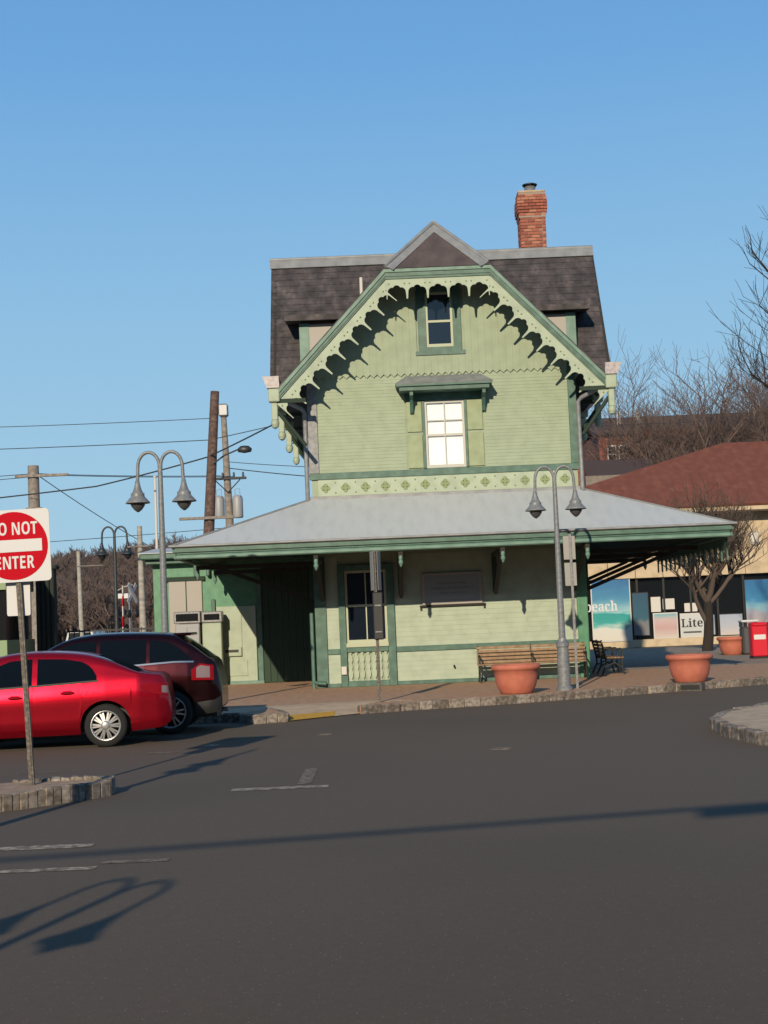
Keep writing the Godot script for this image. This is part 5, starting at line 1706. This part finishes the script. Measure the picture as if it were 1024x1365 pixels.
func left_background() -> void:
	# wooded hill
	var mb := MB.new()
	var n := FastNoiseLite.new()
	n.seed = 31; n.frequency = 0.012
	mb.smooth(1)
	var H := func(x: float, z: float) -> Vector3:
		var t := clampf((-z - 240.0) / 160.0, 0, 1)
		var ramp_ := t * t * (3 - 2 * t)
		return Vector3(x, -0.5 + ramp_ * (14.0 + 5.0 * n.get_noise_1d(x) + 3.0 * n.get_noise_1d(x * 3.0)), z)
	for i in 40:
		for j in 8:
			var x0 := -260.0 + i * 13.0; var z0 := -430.0 + j * 26.0
			mb.quad(H.call(x0, z0 + 26), H.call(x0 + 13, z0 + 26), H.call(x0 + 13, z0), H.call(x0, z0))
	structure("hill", mb, M.hill)

	# utility poles
	var up := thing("utility_pole", "leaning dark brown utility pole rising behind the canopy roof", "utility pole", Vector3(-6.05, 0, -48))
	mb = MB.new()
	mb.tube([Vector3(0, 0, 0), Vector3(0.4, 4.6, 0), Vector3(0.76, 9.32, 0)], [0.2, 0.175, 0.14], 10)
	put(up, "mast", mb, M.wood_pole)
	mb = MB.new()
	mb.cbox(Vector3(0.38, 5.22, 0.22), Vector3(1.75, 0.09, 0.1), 0.01)
	put(up, "crossarm", mb, M.wood_pale)
	var fl := group_part(up, "floodlight")
	mb = MB.new()
	mb.cbox(Vector3(1.02, 8.68, 0.05), Vector3(0.3, 0.42, 0.3), 0.05)
	put(fl, "housing", mb, M.galv)
	mb = MB.new()
	mb.span(0.9, 1.14, 8.52, 8.84, 0.2, 0.21)
	put(fl, "lens", mb, M.sign_white)
	mb = MB.new()
	mb.tube([Vector3(0.55, 6.9, 0.1), Vector3(1.0, 7.2, 0.2), Vector3(1.5, 7.38, 0.3)], [0.03], 6)
	put(up, "lamp_bracket", mb, M.iron)
	mb = MB.new()
	mb.lathe([Vector2(0, -0.14), Vector2(0.15, -0.1), Vector2(0.17, 0.0), Vector2(0.1, 0.09), Vector2(0, 0.11)], 10, Transform3D(Basis().scaled(Vector3(1.4, 1, 1)), Vector3(1.68, 7.38, 0.3)))
	put(up, "luminaire", mb, M.iron)

	var tp := thing("transformer_pole", "pale pole with crossarm and two white transformer drums behind the brown pole", "utility pole", Vector3(-6.2, 0, -60))
	mb = MB.new()
	mb.tube([Vector3(0, 0, 0), Vector3(0, 6, 0), Vector3(-0.1, 10.4, 0)], [0.19, 0.16, 0.11], 10)
	put(tp, "mast", mb, M.wood_pale)
	mb = MB.new()
	mb.cbox(Vector3(0.0, 7.66, 0.16), Vector3(1.5, 0.1, 0.1), 0.01)
	mb.tube([Vector3(-0.5, 7.6, 0.2), Vector3(0, 7.1, 0.2)], [0.025], 5)
	mb.tube([Vector3(0.5, 7.6, 0.2), Vector3(0, 7.1, 0.2)], [0.025], 5)
	put(tp, "crossarm", mb, M.wire)
	for xx in [-0.6, -0.2, 0.25, 0.62]:
		mb = MB.new()
		mb.lathe([Vector2(0.04, 7.72), Vector2(0.05, 7.78), Vector2(0.03, 7.82), Vector2(0.05, 7.86), Vector2(0, 7.92)], 8, Transform3D(Basis(), Vector3(xx, 0, 0.16)))
		put(tp, "insulator", mb, M.iron)
	for xx in [-0.38, 0.36]:
		mb = MB.new()
		mb.lathe([Vector2(0, 6.05), Vector2(0.2, 6.07), Vector2(0.21, 6.12), Vector2(0.21, 6.85), Vector2(0.17, 6.95), Vector2(0, 7.0)], 14, Transform3D(Basis(), Vector3(xx, 0, 0.12)))
		mb.tube([Vector3(xx - 0.08, 6.95, 0.2), Vector3(xx - 0.1, 7.2, 0.2), Vector3(xx + 0.1, 7.25, 0.2), Vector3(xx + 0.12, 6.9, 0.3)], [0.015], 5)
		put(tp, "transformer", mb, M.cabinet)

	var lp := thing("utility_pole", "weathered utility pole with crossarm behind the road sign", "utility pole", Vector3(-12.85, 0, -55))
	mb = MB.new()
	mb.tube([Vector3(0, 0, 0), Vector3(0, 7.95, 0)], [0.25, 0.2], 10)
	put(lp, "mast", mb, M.wood_pale)
	mb = MB.new()
	mb.cbox(Vector3(0.35, 7.55, 0.22), Vector3(1.95, 0.1, 0.1), 0.01)
	mb.cbox(Vector3(0.05, 6.35, 0.22), Vector3(0.6, 0.08, 0.08), 0.01)
	put(lp, "crossarm", mb, M.wood_pale)
	var cp := thing("concrete_pole", "pale tapered concrete pole left of the station wing", "pole", Vector3(-10.1, 0, -62))
	mb = MB.new()
	mb.tube([Vector3(0, 0, 0), Vector3(-0.05, 6.05, 0)], [0.16, 0.10], 10)
	put(cp, "mast", mb, M.conc_pole)
	mb = MB.new()
	mb.cbox(Vector3(-0.1, 5.2, 0.12), Vector3(0.9, 0.06, 0.06), 0.01)
	put(cp, "crossarm", mb, M.wood_pale)
	var pp := thing("concrete_pole", "short pale pole standing before the wooded hill", "pole", Vector3(-16.3, 0, -80))
	mb = MB.new()
	mb.tube([Vector3(0, 0, 0), Vector3(-0.1, 6.1, 0)], [0.15, 0.10], 10)
	put(pp, "mast", mb, M.conc_pole)
	mb = MB.new()
	mb.cbox(Vector3(0.5, 5.3, 0.12), Vector3(1.4, 0.05, 0.06), 0.01)
	put(pp, "crossarm", mb, M.wood_pale)
	var fp := thing("flagpole", "thin white bare flagpole above the station wing", "flagpole", Vector3(-7.62, 0, -50))
	mb = MB.new()
	mb.tube([Vector3(0, 0, 0), Vector3(0, 6.8, 0)], [0.06, 0.045], 8)
	put(fp, "shaft", mb, M.white_trim)
	mb = MB.new()
	mb.lathe([Vector2(0, 6.78), Vector2(0.07, 6.83), Vector2(0, 6.9)], 8)
	put(fp, "finial", mb, M.white_trim)

	# crossing signal with raised gate
	var cs := thing("crossing_signal", "railway crossing signal with raised red and white gate arm beside the wing", "signal", Vector3(-10.3, 0, -58), 1.25)
	mb = MB.new()
	mb.tube([Vector3(0.75, 0, 0), Vector3(0.75, 3.6, 0)], [0.07], 8)
	put(cs, "mast", mb, M.galv)
	for k in 2:
		mb = MB.new()
		mb.box(Vector3(0.75, 3.2, 0.1), Vector3(1.0, 0.17, 0.02), Basis(Vector3(0, 0, 1), 0.8 if k == 0 else -0.8))
		put(cs, "crossbuck", mb, M.sign_white, Transform3D(Basis(), Vector3(0, 0, k * 0.03)))
	for sx in [-0.32, 0.32]:
		mb = MB.new()
		mb.lathe([Vector2(0.16, 0), Vector2(0.16, 0.04), Vector2(0, 0.06)], 14, Transform3D(Basis(Vector3.RIGHT, PI / 2), Vector3(0.75 + sx, 2.4, 0.1)))
		put(cs, "lamp", mb, M.black_plastic)
	for k in 7:
		mb = MB.new()
		mb.cbox(Vector3(0.02 * k - 0.1, 0.9 + k * 0.4, 0.1), Vector3(0.1, 0.395, 0.03), 0.005)
		put(cs, "gate_segment", mb, M.sign_white if k % 2 == 0 else M.sign_red)

	# street name sign
	var sn := thing("street_sign", "small white street sign on a mast before the wooded hill", "sign", Vector3(-14.4, 0, -80))
	mb = MB.new()
	mb.tube([Vector3(0, 0, 0), Vector3(0, 3.9, 0)], [0.06], 7)
	mb.tube([Vector3(0, 3.9, 0), Vector3(0.4, 4.1, 0), Vector3(0.85, 4.2, 0)], [0.04], 6)
	put(sn, "mast", mb, M.conc_pole)
	mb = MB.new()
	mb.cbox(Vector3(0.4, 3.62, 0.05), Vector3(0.75, 0.26, 0.03), 0.005)
	put(sn, "plate", mb, M.sign_white)

	# far parked vehicles (simple vans and cars, a few pixels tall)
	var vs := [[-19.5, -95, "far white van parked left of the pale pole", 2.2, 1.9], [-17.2, -92, "far white pickup parked right of the pale pole", 2.0, 1.5], [-11.9, -90, "far white car parked near the crossing signal", 1.9, 1.4], [-10.6, -92, "far silver car parked behind the concrete pole", 1.9, 1.5]]
	for q in vs:
		var v := thing("parked_car", q[2], "car", Vector3(q[0], 0, q[1]), 0.0, "far parked vehicles")
		var w: float = q[3]; var h: float = q[4]
		mb = MB.new()
		mb.prism(PackedVector2Array([Vector2(-w / 2, 0.35), Vector2(w / 2, 0.35), Vector2(w / 2, h * 0.6), Vector2(w * 0.42, h * 0.66), Vector2(w * 0.34, h), Vector2(-w * 0.34, h), Vector2(-w * 0.42, h * 0.66), Vector2(-w / 2, h * 0.6)]), Transform3D(), 4.2)
		put(v, "body", mb, M.white_car)
		mb = MB.new()
		mb.prism(PackedVector2Array([Vector2(-w * 0.36, h * 0.68), Vector2(w * 0.36, h * 0.68), Vector2(w * 0.3, h * 0.94), Vector2(-w * 0.3, h * 0.94)]), Transform3D(Basis(), Vector3(0, 0, 0.02)), 0.03)
		put(v, "windscreen", mb, M.dark_window)
		for sx in [-1, 1]:
			for zz in [-0.8, -3.4]:
				mb = MB.new()
				mb.lathe([Vector2(0.33, -0.1), Vector2(0.33, 0.1), Vector2(0, 0.1)], 14, Transform3D(Basis(Vector3(0, 0, 1), PI / 2), Vector3(sx * (w / 2 - 0.12), 0.33, zz)))
				put(v, "wheel", mb, M.rubber)
	# light green cabin with dark window at the left edge, hedge post and railing
	var kb := thing("green_cabin", "pale green cabin with dark window at the left edge", "cabin", Vector3(-11.2, 0, -38))
	mb = MB.new()
	mb.span(-2, 1.55, 0.75, 1.62, -3, 0); mb.span(-2, 1.55, 2.9, 3.2, -3, 0)
	put(kb, "wall", mb, M.light_green)
	mb = MB.new()
	mb.span(-2, 1.5, 1.62, 2.9, -2.9, -0.1)
	put(kb, "window_band", mb, M.dark_window)
	mb = MB.new()
	mb.span(-2, 1.6, 0.0, 0.75, -3, 0.03)
	put(kb, "plinth", mb, M.white_trim)
	mb = MB.new()
	mb.cbox(Vector3(0.72, 2.0, 0.0), Vector3(0.36, 0.75, 0.04), 0.01)
	put(kb, "notice", mb, M.light_green)
	mb = MB.new()
	mb.cbox(Vector3(-0.2, 3.3, -1.5), Vector3(3.9, 0.2, 3.4), 0.03)
	put(kb, "roof", mb, M.far_roof)
	var hp := thing("dark_pillar", "dark green ribbed pillar behind the road sign post", "pillar", Vector3(-9.3, 0, -41))
	for k in 4:
		mb = MB.new()
		mb.cbox(Vector3(-0.2 + k * 0.13, 1.75, 0), Vector3(0.11, 3.5, 0.4), 0.03)
		put(hp, "rib", mb, M.hedge)
	mb = MB.new()
	mb.cbox(Vector3(0, 3.55, 0), Vector3(0.65, 0.12, 0.5), 0.03)
	put(hp, "cap", mb, M.hedge)
	var rl := thing("railing", "black iron railing running behind the parked cars", "railing", Vector3(-8.9, 0, -43))
	mb = MB.new()
	mb.span(-0.3, 2.6, 1.75, 1.8, -0.02, 0.02)
	put(rl, "rail", mb, M.dark_iron)
	mb = MB.new()
	mb.span(-0.3, 2.6, 0.2, 0.25, -0.02, 0.02)
	put(rl, "rail", mb, M.dark_iron)
	for k in 20:
		mb = MB.new()
		mb.span(-0.25 + k * 0.148, -0.225 + k * 0.148, 0.0, 1.84, -0.012, 0.012)
		put(rl, "baluster", mb, M.dark_iron)

	# wires
	var pk := Vector3(-5.4, 8.5, -48)
	wire_between("thin high wire from the left edge to the brown pole top", [Vector3(-24, 9.3, -52), Vector3(-5.5, 8.45, -48)], 0.017)
	wire_between("second high wire just below the first, left of the brown pole", [Vector3(-24, 8.5, -52), Vector3(-5.55, 7.75, -48), Vector3(-1.9, 8.3, -47)], 0.02)
	wire_between("thick dark cable rising from left edge past the brown pole to the gable", [Vector3(-24, 6.0, -52), Vector3(-9.5, 6.55, -49.5), Vector3(-5.6, 7.2, -48), Vector3(-2.4, 8.0, -44)], 0.035)
	wire_between("wire level with the far crossarm, upper of the pair", [Vector3(-26, 7.6, -56), Vector3(-12.8, 7.66, -55), Vector3(-6.5, 7.8, -60)], 0.02)
	wire_between("wire level with the far crossarm, lower of the pair", [Vector3(-26, 7.3, -56), Vector3(-12.2, 7.58, -55), Vector3(-6.0, 7.75, -60)], 0.02)
	wire_between("sagging twin cable running right of the transformer pole, upper", [Vector3(-6.2, 8.35, -60), Vector3(-2.2, 7.75, -58), Vector3(3, 7.2, -56)], 0.02)
	wire_between("sagging twin cable running right of the transformer pole, lower", [Vector3(-6.2, 8.1, -60), Vector3(-2.2, 7.35, -58), Vector3(3, 6.8, -56)], 0.028)
	wire_between("low wire crossing behind the left lamp heads to the canopy", [Vector3(-26, 5.4, -62), Vector3(-6.2, 5.7, -60), Vector3(0, 5.9, -58)], 0.02)
	wire_between("diagonal wire falling from the left pole towards the far lamp", [Vector3(-12.7, 7.6, -55), Vector3(-11.5, 5.6, -80)], 0.025)
	wire_between("faint wire above the brick terrace, right of the gable", [Vector3(8.5, 13.0, -90), Vector3(34, 13.4, -92)], 0.025)
	# cable over the road behind the viewer; its shadow crosses the asphalt
	var c1 := wire_between("heavy cable over the near road, out of view, whose shadow crosses the asphalt", [Vector3(-20, 6.9, 7.7), Vector3(0, 6.7, 3.4), Vector3(20, 7.1, -0.9)], 0.045)
	mb = MB.new()
	mb.tube([Vector3(18.7, -0.36, -4.02), Vector3(20.6, -0.33, -4.43)], [0.09], 8)
	put(c1, "splice_case", mb, M.wire)
	for q in [[Vector3(-20, 0, 7.7), "wooden utility pole beside the viewer's road, out of view to the left"], [Vector3(20, 0, -0.9), "wooden utility pole beside the viewer's road, out of view to the right"]]:
		var cpole := thing("utility_pole", q[1], "utility pole", q[0])
		mb = MB.new()
		mb.tube([Vector3(0, 0, 0), Vector3(0, 8.2, 0)], [0.18, 0.13], 10)
		put(cpole, "mast", mb, M.wood_pole)
		mb = MB.new()
		mb.cbox(Vector3(0, 7.1, 0), Vector3(0.2, 0.16, 0.5), 0.02)
		put(cpole, "cable_clamp", mb, M.galv)

# ---------------------------------------------------------------- trees
func grow(T: MB, Cr: MB, p: Vector3, d: Vector3, len_: float, r: float, lvl: int, maxl: int, rng: RandomNumberGenerator, o: Dictionary) -> void:
	var segs := 3 if lvl < 3 else 2
	var pts := [p]; var rads := [r]
	var q := p; var dir := d
	for k in segs:
		dir = (dir + Vector3(rng.randf_range(-1, 1), rng.randf_range(-0.6, 1) * 0.8, rng.randf_range(-1, 1)) * o.wob).normalized()
		q += dir * len_ / segs
		pts.append(q); rads.append(lerpf(r, r * o.taper, float(k + 1) / segs))
	(T if lvl == 0 else Cr).tube(pts, rads, 8 if lvl == 0 else (5 if lvl < 2 else 3), lvl == 0)
	if lvl >= maxl: return
	var nb: int = o.kids[mini(lvl, o.kids.size() - 1)]
	for k in nb:
		var t := 1.0 if k == 0 else rng.randf_range(o.from, 1.0)
		var idx := minf(t * segs, segs - 0.001)
		var i := int(idx)
		var at: Vector3 = pts[i].lerp(pts[i + 1], idx - i)
		var side := Vector3(rng.randf_range(-1, 1), rng.randf_range(-0.3, 0.5), rng.randf_range(-1, 1)).normalized()
		var nd: Vector3 = (dir * (1.0 - o.spread) + side * o.spread * (0.6 if k == 0 else 1.0) + Vector3(0, o.up, 0)).normalized()
		grow(T, Cr, at, nd, len_ * rng.randf_range(o.shrink[0], o.shrink[1]), maxf(r * o.taper * (0.85 if k == 0 else 0.65), o.rmin), lvl + 1, maxl, rng, o)

func tree(nm: String, label: String, at: Vector3, h: float, r: float, maxl: int, seed_: int, o: Dictionary, bark: Material, twig: Material, lean := Vector3.ZERO) -> Node3D:
	var t := thing(nm, label, "tree", at)
	var T := MB.new(); var Cr := MB.new()
	var rng := RandomNumberGenerator.new()
	rng.seed = seed_
	grow(T, Cr, Vector3(0, -0.1, 0), (Vector3.UP + lean).normalized(), h, r, 0, maxl, rng, o)
	put(t, "trunk", T, bark)
	put(t, "crown", Cr, twig)
	return t

func trees() -> void:
	# pollarded street tree
	var o := {"wob": 0.16, "taper": 0.72, "kids": [7, 5, 5, 4, 3], "from": 0.5, "spread": 0.55, "up": 0.26, "shrink": [0.6, 0.9], "rmin": 0.007}
	tree("street_tree", "bare pollarded street tree with dark trunk right of the station", Vector3(11.35, SW, -54), 1.9, 0.2, 5, 4, o, M.bark_dark, M.twig)
	# big bare tree outside the right edge whose limbs reach in
	var o2 := {"wob": 0.13, "taper": 0.7, "kids": [5, 4, 4, 3, 3, 2], "from": 0.35, "spread": 0.5, "up": 0.16, "shrink": [0.55, 0.8], "rmin": 0.008}
	tree("tall_tree", "tall bare tree whose upper limbs reach in from the right edge", Vector3(15.9, SW, -47), 5.2, 0.25, 6, 7, o2, M.bark, M.bark_dark, Vector3(-0.12, 0, 0))
	# bare trees over the brick terrace
	var o3 := {"wob": 0.14, "taper": 0.72, "kids": [5, 5, 4, 4, 4, 3], "from": 0.3, "spread": 0.55, "up": 0.14, "shrink": [0.58, 0.82], "rmin": 0.014}
	var spots := [[20.0, -106, 6.2, "bare tree over the brick terrace nearest the station gable"], [25.2, -108, 6.5, "bare tree over the brick terrace in the middle of the row"], [29.5, -104, 6.9, "bare tree over the brick terrace cut by the right edge"], [23.0, -98, 5.2, "lower bare tree before the brick terrace behind the red roof"], [27.5, -112, 7.5, "tallest bare tree far behind the red roof"], [22.2, -114, 7.0, "farthest bare tree rising behind the terrace chimneys"], [31.5, -110, 7.2, "bare tree behind the terrace nearest the right edge"]]
	var k := 0
	for q in spots:
		var t := tree("bare_tree", q[3], Vector3(q[0], 0, q[1]), q[2], 0.3, 6, 20 + k, o3, M.bark, M.twig_far)
		t.set_meta("group", "bare trees behind the shop")
		k += 1
	# the wood on the far hill, one mass
	var T := MB.new()
	var rng := RandomNumberGenerator.new()
	rng.seed = 91
	var o4 := {"wob": 0.16, "taper": 0.7, "kids": [5, 5, 4, 4], "from": 0.3, "spread": 0.55, "up": 0.2, "shrink": [0.5, 0.75], "rmin": 0.035}
	grow(T, T, Vector3.ZERO, Vector3.UP, 3.6, 0.22, 0, 4, rng, o4)
	var mm := MultiMesh.new()
	mm.transform_format = MultiMesh.TRANSFORM_3D
	mm.mesh = T.done()
	var cnt := 2200
	mm.instance_count = cnt
	var n := FastNoiseLite.new()
	n.seed = 31; n.frequency = 0.012
	for i in cnt:
		var z := -rng.randf_range(190, 415)
		var x := z * -1.0 * rng.randf_range(-0.30, -0.02)
		if i % 5 == 0: x = rng.randf_range(-240, 240)
		var t := clampf((-z - 240.0) / 160.0, 0, 1)
		var y := -0.5 + t * t * (3 - 2 * t) * (14.0 + 5.0 * n.get_noise_1d(x) + 3.0 * n.get_noise_1d(x * 3.0))
		var s := rng.randf_range(0.85, 1.35)
		mm.set_instance_transform(i, Transform3D(Basis(Vector3.UP, rng.randf() * TAU).scaled(Vector3(s, s * rng.randf_range(0.9, 1.2), s)), Vector3(x, y - 0.2, z)))
	var wd := MultiMeshInstance3D.new()
	wd.multimesh = mm
	wd.material_override = M.twig_far
	wd.name = "woodland"
	add_child(wd, true)
	tag(wd, "brown leafless woodland covering the far hill", "woodland")
	wd.set_meta("kind", "stuff")

# ---------------------------------------------------------------- unseen row added behind the viewer to cut low sky light
func added_opposite_row() -> void:
	# seen only by what it does: it hides the low sky from the porch and shows in glass and car paint
	var spec := [[-46.0, 19.0, 11.8, "red_brick", "tall brick shop row added unseen behind the viewer, far left, to hide low sky"], [-26.5, 18.0, 12.6, "beige", "pale rendered shop house added unseen behind the viewer, left, to hide low sky"], [-8.0, 20.0, 11.5, "red_brick", "brick shop house added unseen behind the viewer, opposite the station, to hide low sky"], [12.5, 17.0, 12.4, "pavement", "grey rendered shop house added unseen behind the viewer, right, to hide low sky"], [30.0, 20.0, 11.6, "red_brick", "brick shop house added unseen behind the viewer, far right, to hide low sky"]]
	for q in spec:
		var b := thing("added_shop_house", q[4], "building", Vector3(q[0], 0, 33), 0.0, "added shop houses hiding the low sky")
		var w: float = q[1]; var h: float = q[2]
		var mb := MB.new()
		mb.span(0, w, 0, h, 0, 12)
		put(b, "wall", mb, M[q[3]])
		mb = MB.new()
		mb.cbox(Vector3(w / 2, h + 0.1, 5.9), Vector3(w + 0.4, 0.3, 12.5), 0.05)
		put(b, "cornice", mb, M.far_roof)
		var n := int(w / 3.2)
		for f in 2:
			for k in n:
				var cx := (k + 0.5) * w / n; var cy := 5.6 + f * 3.3
				var wd := group_part(b, "window")
				mb = MB.new()
				mb.cbox(Vector3(cx, cy, -0.04), Vector3(1.25, 1.9, 0.14), 0.02)
				put(wd, "frame", mb, M.white_trim)
				mb = MB.new()
				mb.span(cx - 0.52, cx + 0.52, cy - 0.85, cy + 0.85, -0.13, -0.115)
				put(wd, "pane", mb, M.dark_window)
		for k in n:
			var cx := (k + 0.5) * w / n
			mb = MB.new()
			mb.span(cx - 1.3, cx + 1.3, 0.5, 3.1, -0.06, -0.01)
			put(b, "shop_window", mb, M.dark_window)
		mb = MB.new()
		mb.cbox(Vector3(w / 2, 3.55, -0.1), Vector3(w - 0.6, 0.6, 0.2), 0.03)
		put(b, "fascia", mb, M.dark_green)
